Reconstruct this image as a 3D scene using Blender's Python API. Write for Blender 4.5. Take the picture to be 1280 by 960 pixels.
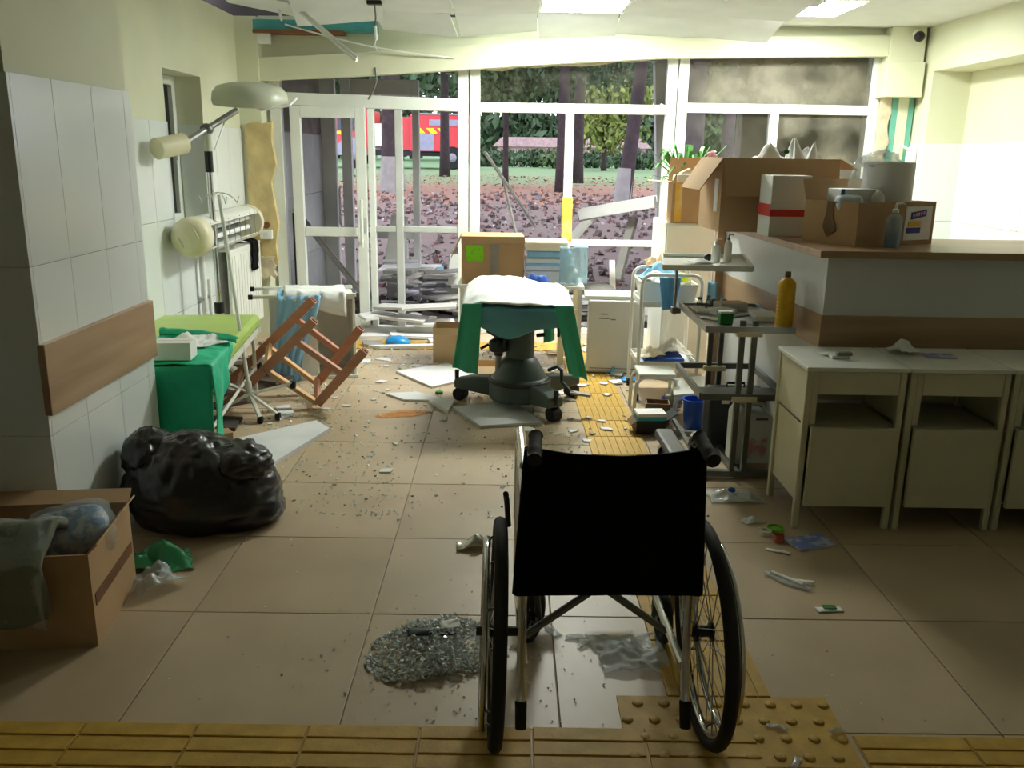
import bpy, math, random
from math import sin, cos, pi, radians as R, sqrt
from mathutils import Vector, Matrix, Euler, noise
random.seed(7)
for _o in list(bpy.data.objects): bpy.data.objects.remove(_o, do_unlink=True)
sc = bpy.context.scene
COL = sc.collection

# ---------------------------------------------------------------- camera
FPX = 1102.0; CAM_H = 1.51
TH, PS, RO = R(14.7), R(0.33), R(0.89)
_F = Vector((sin(PS)*cos(TH), cos(PS)*cos(TH), -sin(TH)))
_R0 = Vector((cos(PS), -sin(PS), 0)); _U0 = _R0.cross(_F)
_R = _R0*cos(RO) + _U0*sin(RO); _U = -_R0*sin(RO) + _U0*cos(RO)
CAMP = Vector((0, 0, CAM_H))
cd = bpy.data.cameras.new('camera'); cam = bpy.data.objects.new('camera', cd); COL.objects.link(cam)
cd.sensor_fit = 'HORIZONTAL'; cd.sensor_width = 36.0; cd.lens = FPX/1280*36.0; cd.clip_end = 400; cd.clip_start = 0.05
mw = Matrix(((_R.x, _U.x, -_F.x, 0), (_R.y, _U.y, -_F.y, 0), (_R.z, _U.z, -_F.z, CAM_H), (0, 0, 0, 1)))
cam.matrix_world = mw
sc.camera = cam
def ray(x, y): return _F + _R*((x-640)/FPX) - _U*((y-480)/FPX)
def G(x, y, h=0.0):                      # the point of the horizontal plane z = h seen at a spot of the photograph
    d = ray(x, y); return CAMP + d*((h-CAM_H)/d.z)
def D(x, y, Y):                          # the point at depth Y
    d = ray(x, y); return CAMP + d*(Y/d.y)

# ---------------------------------------------------------------- world, exposure
wd = bpy.data.worlds.new('overcast_sky'); sc.world = wd; wd.use_nodes = True
bg = wd.node_tree.nodes['Background']
bg.inputs[0].default_value = (0.82, 0.82, 1.0, 1); bg.inputs[1].default_value = 3.0
PANEL = 84.0                             # radiance of the ceiling LED panels
sc.view_settings.view_transform = 'Standard'; sc.view_settings.look = 'None'
sc.view_settings.gamma = 1.0; sc.view_settings.use_curve_mapping = False
sc.view_settings.exposure = 0.25

# ---------------------------------------------------------------- materials
def lin(c):
    o = []
    for v in c:
        v /= 255.0; o.append(v/12.92 if v <= 0.04045 else ((v+0.055)/1.055)**2.4)
    return o
MATS = {}
def M(name, c, rough=0.5, metal=0.0, var=0.08, scale=6.0, bump=0.0, bscale=60.0, c2=None, thresh=None, trans=0.0, coat=0.0, detail=4.0, sheen=0.0, spec=0.5, gen=False):
    m = bpy.data.materials.new(name); m.use_nodes = True
    nt = m.node_tree; N = nt.nodes; L = nt.links; b = N['Principled BSDF']
    b.inputs['Roughness'].default_value = rough; b.inputs['Metallic'].default_value = metal
    b.inputs['Specular IOR Level'].default_value = spec
    if trans: b.inputs['Transmission Weight'].default_value = trans
    if coat: b.inputs['Coat Weight'].default_value = coat; b.inputs['Coat Roughness'].default_value = 0.1
    if sheen: b.inputs['Sheen Weight'].default_value = sheen
    c = lin(c); tc = N.new('ShaderNodeTexCoord'); co = tc.outputs['Object']
    n = N.new('ShaderNodeTexNoise'); n.inputs['Scale'].default_value = scale; n.inputs['Detail'].default_value = detail
    L.new(co, n.inputs['Vector'])
    r = N.new('ShaderNodeValToRGB'); L.new(n.outputs['Fac'], r.inputs[0])
    e = r.color_ramp.elements
    if c2 is None:
        e[0].position = 0.3; e[1].position = 0.7
        e[0].color = [x*(1-var) for x in c]+[1]; e[1].color = [min(1, x*(1+var)) for x in c]+[1]
    else:
        t = thresh if thresh is not None else 0.5
        e[0].position = max(0, t-0.08); e[1].position = min(1, t+0.08)
        e[0].color = c+[1]; e[1].color = lin(c2)+[1]
    L.new(r.outputs[0], b.inputs['Base Color'])
    if bump:
        n2 = N.new('ShaderNodeTexNoise'); n2.inputs['Scale'].default_value = bscale; n2.inputs['Detail'].default_value = 3; L.new(co, n2.inputs['Vector'])
        bp = N.new('ShaderNodeBump'); bp.inputs['Strength'].default_value = bump; bp.inputs['Distance'].default_value = 0.01
        L.new(n2.outputs['Fac'], bp.inputs['Height']); L.new(bp.outputs[0], b.inputs['Normal'])
    MATS[name] = m; return m
def Mwood(name, c, c2, scale=3.0, rough=0.5, axis=0, stretch=12.0):
    m = M(name, c, rough); nt = m.node_tree; N = nt.nodes; L = nt.links
    n = [k for k in N if k.type == 'TEX_NOISE'][0]; tc = [k for k in N if k.type == 'TEX_COORD'][0]
    mp = N.new('ShaderNodeMapping'); s = [stretch*scale]*3; s[axis] = scale
    mp.inputs['Scale'].default_value = s; L.new(tc.outputs['Object'], mp.inputs[0]); L.new(mp.outputs[0], n.inputs['Vector'])
    n.inputs['Scale'].default_value = 1.0; n.inputs['Detail'].default_value = 6
    r = [k for k in N if k.type == 'VALTORGB'][0]; e = r.color_ramp.elements
    e[0].color = lin(c)+[1]; e[1].color = lin(c2)+[1]; e[0].position = 0.3; e[1].position = 0.7
    return m
def Mfilm(name, c, alpha=0.35, rough=0.15, bump=0.6, bscale=25.0):          # clear or tinted plastic film
    m = M(name, c, rough, bump=bump, bscale=bscale)
    m.node_tree.nodes['Principled BSDF'].inputs['Alpha'].default_value = alpha
    return m
def Mglass(name, tint=(1, 1, 1), fac=1.45, dirt=0.0, dirtc=(150, 145, 130)):
    m = bpy.data.materials.new(name); m.use_nodes = True
    nt = m.node_tree; N = nt.nodes; L = nt.links; N.remove(N['Principled BSDF']); out = N['Material Output']
    t = N.new('ShaderNodeBsdfTransparent'); t.inputs[0].default_value = (*tint, 1)
    g = N.new('ShaderNodeBsdfGlossy'); g.inputs['Roughness'].default_value = 0.02
    fr = N.new('ShaderNodeFresnel'); fr.inputs[0].default_value = fac
    mx = N.new('ShaderNodeMixShader'); L.new(fr.outputs[0], mx.inputs[0]); L.new(t.outputs[0], mx.inputs[1]); L.new(g.outputs[0], mx.inputs[2])
    last = mx
    if dirt:
        d = N.new('ShaderNodeBsdfDiffuse'); d.inputs[0].default_value = (*lin(dirtc), 1)
        n = N.new('ShaderNodeTexNoise'); n.inputs['Scale'].default_value = 2.2; n.inputs['Detail'].default_value = 6
        tc = N.new('ShaderNodeTexCoord'); L.new(tc.outputs['Object'], n.inputs['Vector'])
        r = N.new('ShaderNodeMapRange'); r.inputs['From Min'].default_value = 0.42; r.inputs['From Max'].default_value = 0.68; r.inputs['To Max'].default_value = dirt
        L.new(n.outputs['Fac'], r.inputs[0]); m2 = N.new('ShaderNodeMixShader'); L.new(r.outputs[0], m2.inputs[0]); L.new(last.outputs[0], m2.inputs[1]); L.new(d.outputs[0], m2.inputs[2]); last = m2
    L.new(last.outputs[0], out.inputs['Surface']); MATS[name] = m; return m
def Memit(name, c, s):
    m = bpy.data.materials.new(name); m.use_nodes = True; b = m.node_tree.nodes['Principled BSDF']
    b.inputs['Base Color'].default_value = (*lin(c), 1); b.inputs['Emission Color'].default_value = (*lin(c), 1); b.inputs['Emission Strength'].default_value = s
    MATS[name] = m; return m

# ---------------------------------------------------------------- mesh builder
def rotm(r): return Euler(r, 'XYZ').to_matrix()
class MB:
    def __init__(s): s.v = []; s.f = []
    def add(s, vs, fs):
        b = len(s.v); s.v += [tuple(p) for p in vs]; s.f += [tuple(i+b for i in q) for q in fs]; return s
    def box(s, c, d, rot=None):
        x, y, z = d[0]/2, d[1]/2, d[2]/2
        P = [Vector(p) for p in ((-x,-y,-z),(x,-y,-z),(x,y,-z),(-x,y,-z),(-x,-y,z),(x,-y,z),(x,y,z),(-x,y,z))]
        if rot is not None:
            m = rotm(rot) if not isinstance(rot, Matrix) else rot
            P = [m @ p for p in P]
        c = Vector(c)
        return s.add([p+c for p in P], ((0,3,2,1),(4,5,6,7),(0,1,5,4),(1,2,6,5),(2,3,7,6),(3,0,4,7)))
    def b2(s, lo, hi):
        return s.box([(a+b)/2 for a, b in zip(lo, hi)], [b-a for a, b in zip(lo, hi)])
    def bar(s, p0, p1, w, h, up=(0, 0, 1)):
        p0 = Vector(p0); p1 = Vector(p1); t = (p1-p0); L = t.length; t.normalize()
        u = Vector(up); sd = t.cross(u)
        if sd.length < 1e-4: sd = t.cross(Vector((1, 0, 0)))
        sd.normalize(); u = sd.cross(t)
        m = Matrix((t, sd, u)).transposed()
        return s.box((p0+p1)/2, (L, w, h), m)
    def tube(s, pts, r, n=8, closed=False, caps=True):
        pts = [Vector(p) for p in pts]; k = len(pts); rs = r if isinstance(r, (list, tuple)) else [r]*k
        tang = []
        for i in range(k):
            a = pts[(i-1) % k] if (closed or i > 0) else pts[i]; b = pts[(i+1) % k] if (closed or i < k-1) else pts[i]
            t = b-a; tang.append(t.normalized() if t.length > 1e-9 else Vector((0, 0, 1)))
        t0 = tang[0]; u = t0.cross(Vector((0, 0, 1)))
        if u.length < 1e-3: u = t0.cross(Vector((1, 0, 0)))
        u.normalize(); V = []; F = []
        for i in range(k):
            t = tang[i]; u = (u - t*u.dot(t)).normalized(); w = t.cross(u)
            for j in range(n):
                a = 2*pi*j/n; V.append(pts[i] + (u*cos(a)+w*sin(a))*rs[i])
        for i in range(k if closed else k-1):
            i2 = (i+1) % k
            for j in range(n):
                j2 = (j+1) % n; F.append((i*n+j, i*n+j2, i2*n+j2, i2*n+j))
        if caps and not closed:
            F.append(tuple(range(n-1, -1, -1))); F.append(tuple((k-1)*n+j for j in range(n)))
        return s.add(V, F)
    def cyl(s, p0, p1, r, r2=None, n=16): return s.tube([p0, p1], [r, r if r2 is None else r2], n)
    def lathe(s, prof, n=24, o=(0, 0, 0), m=None):
        V = []; F = []; o = Vector(o)
        for r_, z in prof:
            for j in range(n):
                a = 2*pi*j/n; p = Vector((r_*cos(a), r_*sin(a), z)); V.append(o + (m @ p if m else p))
        for i in range(len(prof)-1):
            for j in range(n):
                j2 = (j+1) % n; F.append((i*n+j, i*n+j2, (i+1)*n+j2, (i+1)*n+j))
        F.append(tuple(range(n-1, -1, -1))); F.append(tuple((len(prof)-1)*n+j for j in range(n)))
        return s.add(V, F)
    def prism(s, poly, z0, z1, fr=None):
        n = len(poly); f_ = fr or (lambda a, b, c: (a, b, c))
        V = [f_(x, y, z0) for x, y in poly]+[f_(x, y, z1) for x, y in poly]
        F = [tuple(range(n-1, -1, -1)), tuple(range(n, 2*n))]+[(i, (i+1) % n, n+(i+1) % n, n+i) for i in range(n)]
        return s.add(V, F)
    def ell(s, c, r, nu=16, nv=10, fn=None, rot=None):
        V = []; F = []; c = Vector(c); m = rotm(rot) if rot else None
        for i in range(nv+1):
            ph = pi*i/nv
            for j in range(nu):
                a = 2*pi*j/nu; d = Vector((sin(ph)*cos(a), sin(ph)*sin(a), cos(ph))); k = fn(d) if fn else 1.0
                p = Vector((d.x*r[0]*k, d.y*r[1]*k, d.z*r[2]*k)); V.append(c+(m @ p if m else p))
        for i in range(nv):
            for j in range(nu):
                j2 = (j+1) % nu; F.append((i*nu+j, (i+1)*nu+j, (i+1)*nu+j2, i*nu+j2))
        return s.add(V, F)
    def grid(s, fn, nu, nv):
        V = [fn(i/nu, j/nv) for j in range(nv+1) for i in range(nu+1)]
        F = [(j*(nu+1)+i, j*(nu+1)+i+1, (j+1)*(nu+1)+i+1, (j+1)*(nu+1)+i) for j in range(nv) for i in range(nu)]
        return s.add(V, F)
    def build(s, name, mat, parent=None, smooth=False, bevel=0.0, solid=0.0, sub=0, org=None, ang=35, kind=None):
        me = bpy.data.meshes.new(name); V = s.v
        if org is not None:
            o_ = Vector(org); V = [Vector(p)-o_ for p in V]
        me.from_pydata(V, [], s.f); me.update()
        o = bpy.data.objects.new(name, me); COL.objects.link(o)
        me.materials.append(MATS[mat] if isinstance(mat, str) else mat)
        if org is not None: o.location = org
        if parent is not None: o.parent = parent
        if smooth:
            me.polygons.foreach_set('use_smooth', [True]*len(me.polygons))
            if ang < 180: me.set_sharp_from_angle(angle=R(ang))
        if solid:
            md = o.modifiers.new('thickness', 'SOLIDIFY'); md.thickness = solid; md.offset = 0
        if bevel:
            md = o.modifiers.new('bevel', 'BEVEL'); md.width = bevel; md.segments = 2; md.limit_method = 'ANGLE'
        if sub:
            md = o.modifiers.new('sub', 'SUBSURF'); md.levels = sub; md.render_levels = sub
        if kind: o['kind'] = kind
        return o
def tag(o, label=None, cat=None, group=None, kind=None):
    if label: o['label'] = label
    if cat: o['category'] = cat
    if group: o['group'] = group
    if kind: o['kind'] = kind
    return o
def thing(name, label, cat, loc=(0, 0, 0), rot=(0, 0, 0), group=None):
    o = bpy.data.objects.new(name, None); COL.objects.link(o); o.empty_display_size = 0.1
    o.location = loc; o.rotation_euler = rot
    return tag(o, label, cat, group)
def share(name, src, parent, loc, rot=(0, 0, 0), scl=(1, 1, 1)):          # another piece with the same mesh data
    o = src.copy(); o.name = name; COL.objects.link(o); o.parent = parent; o.location = loc; o.rotation_euler = rot; o.scale = scl
    return o
def nz(p, s=1.0, o=0.0): return noise.noise(Vector((p[0]*s+o, p[1]*s+o*1.7, p[2]*s-o)))
def fbm(p, s=1.0, o=0.0, k=4):
    t = 0; a = 1.0
    for i in range(k): t += a*nz(p, s, o+i*9.1); a *= 0.5; s *= 2.0
    return t
def mul(c, k): return [min(255, x*k) for x in c]

# palette
M('cream_paint', (222, 224, 196), 0.6, var=0.04, scale=2, bump=0.05, bscale=120)
M('white_tile', (232, 238, 236), 0.18, var=0.02, scale=2)
M('grout', (150, 148, 138), 0.9)
M('floor_grout', (186, 168, 142), 0.9, var=0.15)
M('floor_tile', (194, 173, 143), 0.42, var=0.09, scale=3, bump=0.03, bscale=90)
M('floor_tile_b', (186, 165, 135), 0.42, var=0.12, scale=2.3, bump=0.03, bscale=90)
M('tactile_yellow', (198, 158, 62), 0.6, var=0.16, scale=14, bump=0.1, bscale=150)
M('ceiling_white', (226, 230, 226), 0.75, var=0.03)
M('ceiling_tile', (214, 220, 218), 0.7, var=0.05, scale=4, bump=0.05, bscale=200)
M('void_dark', (40, 40, 40), 0.9, var=0.4)
M('teal_paint', (70, 150, 150), 0.6, var=0.15)
M('rust_wood', (120, 78, 48), 0.8, var=0.25)
M('pvc_white', (232, 236, 230), 0.3, var=0.03)
M('pvc_grey', (196, 200, 196), 0.35, var=0.05)
M('rail_wood', (182, 142, 98), 0.4)
Mwood('laminate', (190, 158, 124), (166, 134, 100), scale=1.2, rough=0.35, axis=1, stretch=14)
Mwood('laminate_x', (184, 152, 120), (158, 126, 96), scale=1.2, rough=0.35, axis=0, stretch=14)
M('plaster_yellow', (206, 186, 132), 0.9, var=0.2, scale=7, bump=0.6, bscale=14)
M('plaster_broken', (208, 196, 168), 0.95, var=0.25, scale=10, bump=0.7, bscale=20)
M('green_board', (108, 176, 158), 0.8, var=0.1)
M('black_rubber', (18, 18, 19), 0.7)
M('black_plastic', (14, 14, 15), 0.4)
M('chrome', (205, 205, 205), 0.14, metal=1.0, var=0.05)
M('steel', (168, 170, 170), 0.3, metal=0.9, var=0.1)
M('dark_steel', (112, 116, 114), 0.4, metal=0.7, var=0.15)
M('black_vinyl', (5, 5, 6), 0.85, var=0.2, bump=0.1, bscale=300, spec=0.15)
M('white_enamel', (236, 238, 230), 0.28, var=0.03)
M('cream_enamel', (214, 210, 182), 0.4, var=0.06, scale=4)
M('cream_plastic', (228, 222, 190), 0.4, var=0.05)
M('cardboard', (186, 152, 112), 0.85, var=0.07, scale=5)
M('cardboard_light', (212, 184, 144), 0.85, var=0.06, scale=5)
M('cardboard_dark', (132, 104, 76), 0.9, var=0.1, scale=5)
M('paper_white', (240, 240, 238), 0.8, var=0.02)
M('off_white', (226, 224, 214), 0.8, var=0.05)
M('cloth_white', (238, 240, 238), 0.9, var=0.03, bump=0.1, bscale=300)
# ================================================================ THE SETTING
def struct(o): o['kind'] = 'structure'; return o
WY = 7.5                                 # depth of the glazed end wall
XL, XR, ZC = -2.15, 3.25, 2.5
# ---- floor: grout bed with each tile a piece of its own
floor = struct(MB().b2((-3.4, -1.6, -0.12), (3.6, 7.56, -0.008)).build('floor', 'floor_grout'))
tx, ty = 0.6, 0.604
base = MB().box((0, 0, 0), (tx-0.004, ty-0.004, 0.02)).build('tile', 'floor_tile', floor, bevel=0.0015)
base_b = MB().box((0, 0, 0), (tx-0.004, ty-0.004, 0.02)).build('tile', 'floor_tile_b', floor, bevel=0.0015)
first = True
for i in range(-5, 7):
    for j in range(-6, 9):
        x = -0.442+tx*(i+0.5); y = 2.073+ty*(j+0.5)
        if x-0.3 < -3.42 or x+0.3 > 3.6: continue
        src = base if random.random() < 0.55 else base_b
        loc = (x, y, -0.01+random.uniform(-0.0006, 0.0006))
        if src is base and first: base.location = loc; first = False; continue
        share('tile', src, floor, loc)
base_b.location = (-0.442+tx*6.5, 2.073+ty*0.5, -0.0107)
# ---- tactile paving: ribbed strip across, studded square, ribbed strip leading to the door
def ribbed(nb=5, s=0.3, b=0.052):
    m = MB().box((0, 0, 0.002), (s-0.004, s-0.004, 0.004)); p = s/nb
    return m
def rib_tile(parent_loc, rot, src):
    t = share('tactile_tile', src[0], floor, parent_loc, rot)
    for k in range(src[2]):
        o = share('rib', src[1], t, (0, -0.15+0.3/src[2]*(k+0.5), 0.0055))
    return t
tt0 = MB().box((0, 0, 0.002), (0.297, 0.298, 0.004)).build('tactile_tile', 'tactile_yellow', floor)
rb0 = MB().prism([(-0.146, -0.026), (0.146, -0.026), (0.146, 0.026), (-0.146, 0.026)], -0.0025, 0.0035).build('rib', 'tactile_yellow', tt0, bevel=0.002)
rb1 = MB().prism([(-0.146, -0.017), (0.146, -0.017), (0.146, 0.017), (-0.146, 0.017)], -0.0025, 0.003).build('rib', 'tactile_yellow', tt0, bevel=0.002)
SRC5, SRC8 = (tt0, rb0, 5), (tt0, rb1, 8)
for k in range(-8, 3): rib_tile((0.158-0.15+0.3*k-0.08, 1.925, 0), (0, 0, R(-0.6)), SRC5)
for k in range(0, 7): rib_tile((0.94+0.15+0.3*k, 1.905, 0), (0, 0, R(-0.6)), SRC5)
for k in range(0, 16): rib_tile((0.622-0.004*k, 2.37+0.3*k, 0.0), (0, 0, R(90.5)), SRC8)
for k in range(-6, 2): rib_tile((0.24+0.3*k, 6.93, 0), (0, 0, 0), SRC8)
for q in (tt0, rb0, rb1): bpy.data.objects.remove(q, do_unlink=True)
def stud_tile(cx, cy):
    t = MB().box((0, 0, 0.0025), (0.299, 0.299, 0.005)).build('tactile_tile', 'tactile_yellow', floor); t.location = (cx, cy, 0)
    s0 = None
    for a in range(4):
        for b in range(4):
            px = -0.15+0.075*(a+0.5)+(0.0 if b % 2 else 0.0); lx = px+(0.019 if b % 2 else -0.019); ly = -0.15+0.075*(b+0.5)
            if s0 is None:
                s0 = MB().lathe([(0.0165, 0), (0.0155, 0.003), (0.012, 0.0055)], 12).build('stud', 'tactile_yellow', t, smooth=True, ang=50); s0.location = (lx, ly, 0.005); t['_s'] = 0
            else: share('stud', s0, t, (lx, ly, 0.005))
    del t['_s']
for cx in (0.476, 0.778):
    for cy in (2.075, 1.773): stud_tile(cx, cy)

# ---- near left pillar, clad in tall white tiles on two faces
pil = struct(MB().b2((-3.4, 3.0, 0), (-1.632, 3.93, ZC)).build('wall_pillar', 'cream_paint'))
def tiles_on(parent, mat, rects, gap=0.003):
    """rects: list of (lo, hi) boxes, each one tile"""
    cache = {}
    for lo, hi in rects:
        d = tuple(round(b-a, 4) for a, b in zip(lo, hi)); c = [(a+b)/2 for a, b in zip(lo, hi)]
        if d in cache: share('tile', cache[d], parent, c)
        else:
            o = MB().box((0, 0, 0), d).build('tile', mat, parent, bevel=0.0012); o.location = c; cache[d] = o
zs = [(0.0, 0.51), (0.51, 1.11), (1.11, 1.738)]
ys = [(3.0, 3.27), (3.27, 3.57), (3.57, 3.86), (3.86, 3.935)]
rc = [((-1.636, a+0.0008, z0+0.0008), (-1.618, b-0.0008, z1-0.0008)) for a, b in ys for z0, z1 in zs]
xs = [(-1.618-0.3*(k+1), -1.618-0.3*k) for k in range(5)]
rc += [((a+0.0008, 2.984, z0+0.0008), (b-0.0008, 3.004, z1-0.0008)) for a, b in xs for z0, z1 in zs]
tiles_on(pil, 'white_tile', rc)
rail = MB().b2((-1.622, 2.972, 0.59), (-1.596, 3.93, 0.845)).build('trim_1', 'laminate', bevel=0.003); struct(rail)

# ---- left wall with a small deep window
wl = MB()
wl.b2((XL-0.35, 3.93, 0), (XL, 5.74, ZC)); wl.b2((XL-0.35, 6.43, 0), (XL, WY, ZC))
wl.b2((XL-0.35, 5.74, 0), (XL, 6.43, 1.0)); wl.b2((XL-0.35, 5.74, 1.985), (XL, 6.43, ZC))
wl = struct(wl.build('wall_left', 'cream_paint'))
rc = []
yy = [3.94+0.3*k for k in range(13)]
for a in yy:
    for z0, z1 in ((0, 0.47), (0.47, 1.07), (1.07, 1.667)):
        b = min(a+0.3, 7.3)
        if b-a < 0.05: continue
        if b <= 5.74 or a >= 6.43: rc.append(((XL-0.003, a+0.0015, z0+0.0015), (XL+0.009, b-0.0015, z1-0.0015)))
        else:
            if z1 <= 1.0: rc.append(((XL-0.003, a+0.0015, z0+0.0015), (XL+0.009, b-0.0015, z1-0.0015))); continue
            if a < 5.74: rc.append(((XL-0.003, a+0.0015, z0+0.0015), (XL+0.009, 5.739, z1-0.0015)))
            if b > 6.43: rc.append(((XL-0.003, 6.431, z0+0.0015), (XL+0.009, b-0.0015, z1-0.0015)))
            if z0 < 1.0: rc.append(((XL-0.003, max(a, 5.741), z0+0.0015), (XL+0.009, min(b, 6.429), 0.999)))
rc.append(((XL-0.17, 6.421, 1.003), (XL-0.002, 6.434, 1.665)))
tiles_on(wl, 'white_tile', rc)
M('pane_painted_dark', (34, 40, 44), 0.08, var=0.3)  # opaque window pane: the lack of light outside is put into its colour
w1 = MB()
for lo, hi in (((-0.06, 0, 0), (0, 0.06, 0.98)), ((-0.06, 0.63, 0), (0, 0.69, 0.98)), ((-0.06, 0.06, 0), (0, 0.63, 0.06)), ((-0.06, 0.06, 0.92), (0, 0.63, 0.98)), ((-0.05, 0.30, 0.06), (0.004, 0.38, 0.92))): w1.b2(lo, hi)
w1 = struct(w1.build('window_1', 'pvc_white', bevel=0.004)); w1.location = (XL-0.18, 5.74, 1.003)
MB().b2((-0.04, 0.05, 0.05), (-0.03, 0.64, 0.93)).build('pane', 'pane_painted_dark', w1)
MB().b2((0.0, 0.57, 0.42), (0.03, 0.60, 0.56)).build('handle', 'pvc_white', w1, bevel=0.005)

# ---- right wall with a shallow niche
NY, NZ, ND = 7.17, 2.165, 0.30
wr = MB()
wr.b2((XR, NY, 0), (XR+0.6, WY+0.1, ZC)); wr.b2((XR, 4.7, NZ), (XR+0.6, NY, ZC)); wr.b2((XR, -1.6, 0), (XR+0.6, 4.7, ZC)); wr.b2((XR+ND, 4.7, 0), (XR+0.6, NY, NZ))
wr = struct(wr.build('wall_right', 'cream_paint'))
rc = []
zz = [(0, 0.43), (0.43, 1.03), (1.03, 1.63)]
for z0, z1 in zz:
    a = 4.72
    while a < 7.16:
        rc.append(((XR+ND-0.009, a+0.0015, z0+0.0015), (XR+ND+0.003, min(a+0.3, 7.168)-0.0015, z1-0.0015))); a += 0.3
    rc.append(((XR+0.002, NY-0.009, z0+0.0015), (XR+ND-0.01, NY+0.003, z1-0.0015)))
    rc.append(((XR-0.009, NY-0.009, z0+0.0015), (XR+0.003, WY-0.05, z1-0.0015)))
    a = 3.0
    while a < 4.65:
        rc.append(((XR-0.009, a+0.0015, z0+0.0015), (XR+0.003, min(a+0.3, 4.7)-0.0015, z1-0.0015))); a += 0.3
tiles_on(wr, 'white_tile', rc)

# ---- hall behind the camera
struct(MB().b2((-3.6, -1.8, 0), (3.85, -1.6, ZC)).build('wall_rear', 'cream_paint'))
struct(MB().b2((-3.6, -1.6, 0), (-3.4, 3.93, ZC)).build('wall_hall', 'cream_paint'))

# ---- end wall: piers, sagging header board
wb = MB()
wb.b2((XL, 7.3, 0), (-1.98, WY+0.08, 2.5)); wb.b2((2.98, 7.44, 0), (XR+0.2, WY+0.3, 2.5))
wb = struct(wb.build('wall_back', 'cream_paint'))
# torn-open plaster on the left pier
def rough_slab(name, mat, poly, y0, y1, parent, amp=0.02, seed=0, n=4):
    """a ragged slab: outline in x,z, extruded along y, with broken edges"""
    pts = []
    for i, p in enumerate(poly):
        q = poly[(i+1) % len(poly)]
        for k in range(n):
            t = k/n; x = p[0]+(q[0]-p[0])*t; z = p[1]+(q[1]-p[1])*t
            if k: x += amp*nz((x*13, z*13, seed)); z += amp*nz((x*11, z*17, seed+5))
            pts.append((x, z))
    return MB().prism(pts, y0, y1, lambda a, b, c: (a, c, b)).build(name, mat, parent)
rough_slab('torn_plaster', 'plaster_yellow', [(-2.10, 0.62), (-1.90, 0.60), (-1.89, 1.72), (-2.10, 1.70)], 7.27, 7.33, wb, 0.05, 1, 7)
rough_slab('plaster_patch', 'plaster_broken', [(-2.12, 0.50), (-1.93, 0.48), (-1.92, 0.66), (-2.12, 0.64)], 7.25, 7.31, wb, 0.06, 2, 5)
rough_slab('plaster_edge', 'plaster_broken', [(2.97, 1.25), (3.06, 1.25), (3.05, 2.05), (2.97, 2.05)], 7.40, 7.45, wb, 0.06, 3, 8)
MB().b2((3.06, 7.41, 0.9), (3.11, 7.445, 2.02)).build('green_board', 'green_board', wb)
MB().b2((3.11, 7.405, 0.9), (3.19, 7.442, 2.02)).build('board_strip', 'cream_paint', wb)
MB().b2((3.19, 7.41, 0.9), (3.235, 7.445, 2.02)).build('green_board', 'green_board', wb)
MB().b2((2.93, 7.26, 1.98), (3.22, 7.46, 2.24)).build('casing', 'cream_paint', wb, bevel=0.003)
MB().b2((2.95, 7.30, 2.24), (3.22, 7.46, 2.5)).build('casing', 'cream_paint', wb, bevel=0.003)
bot = [(-2.0, 2.03), (-1.2, 2.075), (-0.38, 2.136), (0.4, 2.195), (1.22, 2.245), (1.9, 2.262), (2.95, 2.285)]
hd = MB().prism(bot+[(2.95, 2.44), (1.4, 2.405), (0.3, 2.37), (-0.9, 2.27), (-2.0, 2.20)], 7.33, 7.42, lambda a, b, c: (a, c, b)).build('trim_2', 'cream_paint', bevel=0.004); struct(hd)
up = MB().prism([(-2.0, 2.10), (2.95, 2.33), (2.95, 2.56), (-2.0, 2.52)], 7.425, 7.47, lambda a, b, c: (a, c, b)).build('trim_3', 'cream_paint'); struct(up)
rough_slab('torn_board_edge', 'plaster_broken', [(-0.2, 2.14), (1.1, 2.235), (1.1, 2.255), (-0.2, 2.165)], 7.425, 7.435, hd, 0.02, 8, 10)
MB().b2((-1.98, 7.30, 2.30), (-1.88, 7.345, 2.40)).build('junction_box', 'pvc_white', hd, bevel=0.004)

# ---- ceiling: plasterboard margin, hung tile grid, loosened tiles at the far end
ce = MB(); ce.b2((-3.6, -1.8, 2.66), (3.85, 7.6, 2.8)); ce.b2((1.80, -1.6, 2.5), (3.6, 6.18, 2.54)); ce.b2((1.80, 6.80, 2.5), (3.6, 7.44, 2.54)); ce.b2((1.80, 6.18, 2.5), (1.845, 6.80, 2.54)); ce.b2((2.325, 6.18, 2.5), (3.6, 6.80, 2.54))
ce.b2((-3.6, -1.6, 2.5), (-1.63, 3.9, 2.54))
ce = struct(ce.build('ceiling', 'ceiling_white'))
ct = MB().box((0, 0, 0.006), (0.592, 0.592, 0.012)).build('ceiling_tile', 'ceiling_tile', ce)
lamp_cells = {(0, 0)}
usedct = False
for i in range(-4, 3):
    for j in range(-13, 2):
        x0 = 0.19+0.6*i; y0 = 6.19+0.6*j
        if (i, j) in lamp_cells: continue
        x, y = x0+0.3, y0+0.3
        if y < 3.93 and x < -1.6: continue
        if j == 1 and i in (-4, -3, -2): continue
        if j == 0 and i in (-4,): continue
        if (i, j) == (-3, 0): continue
        rot = (0, 0, 0); z = 2.5
        if j >= -1:
            rot = (R(random.uniform(-4.5, 0.3)), R(random.uniform(-2.6, 2.6)), R(random.uniform(-1.2, 1.2))); z = 2.484
        if j == 1: rot = (R(random.uniform(-13, -5)), R(random.uniform(-5, 5)), R(random.uniform(-3, 3))); z = 2.45; y -= 0.05
        if not usedct: ct.location = (x, y, z); ct.rotation_euler = rot; usedct = True
        else: share('ceiling_tile', ct, ce, (x, y, z), rot)
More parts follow.
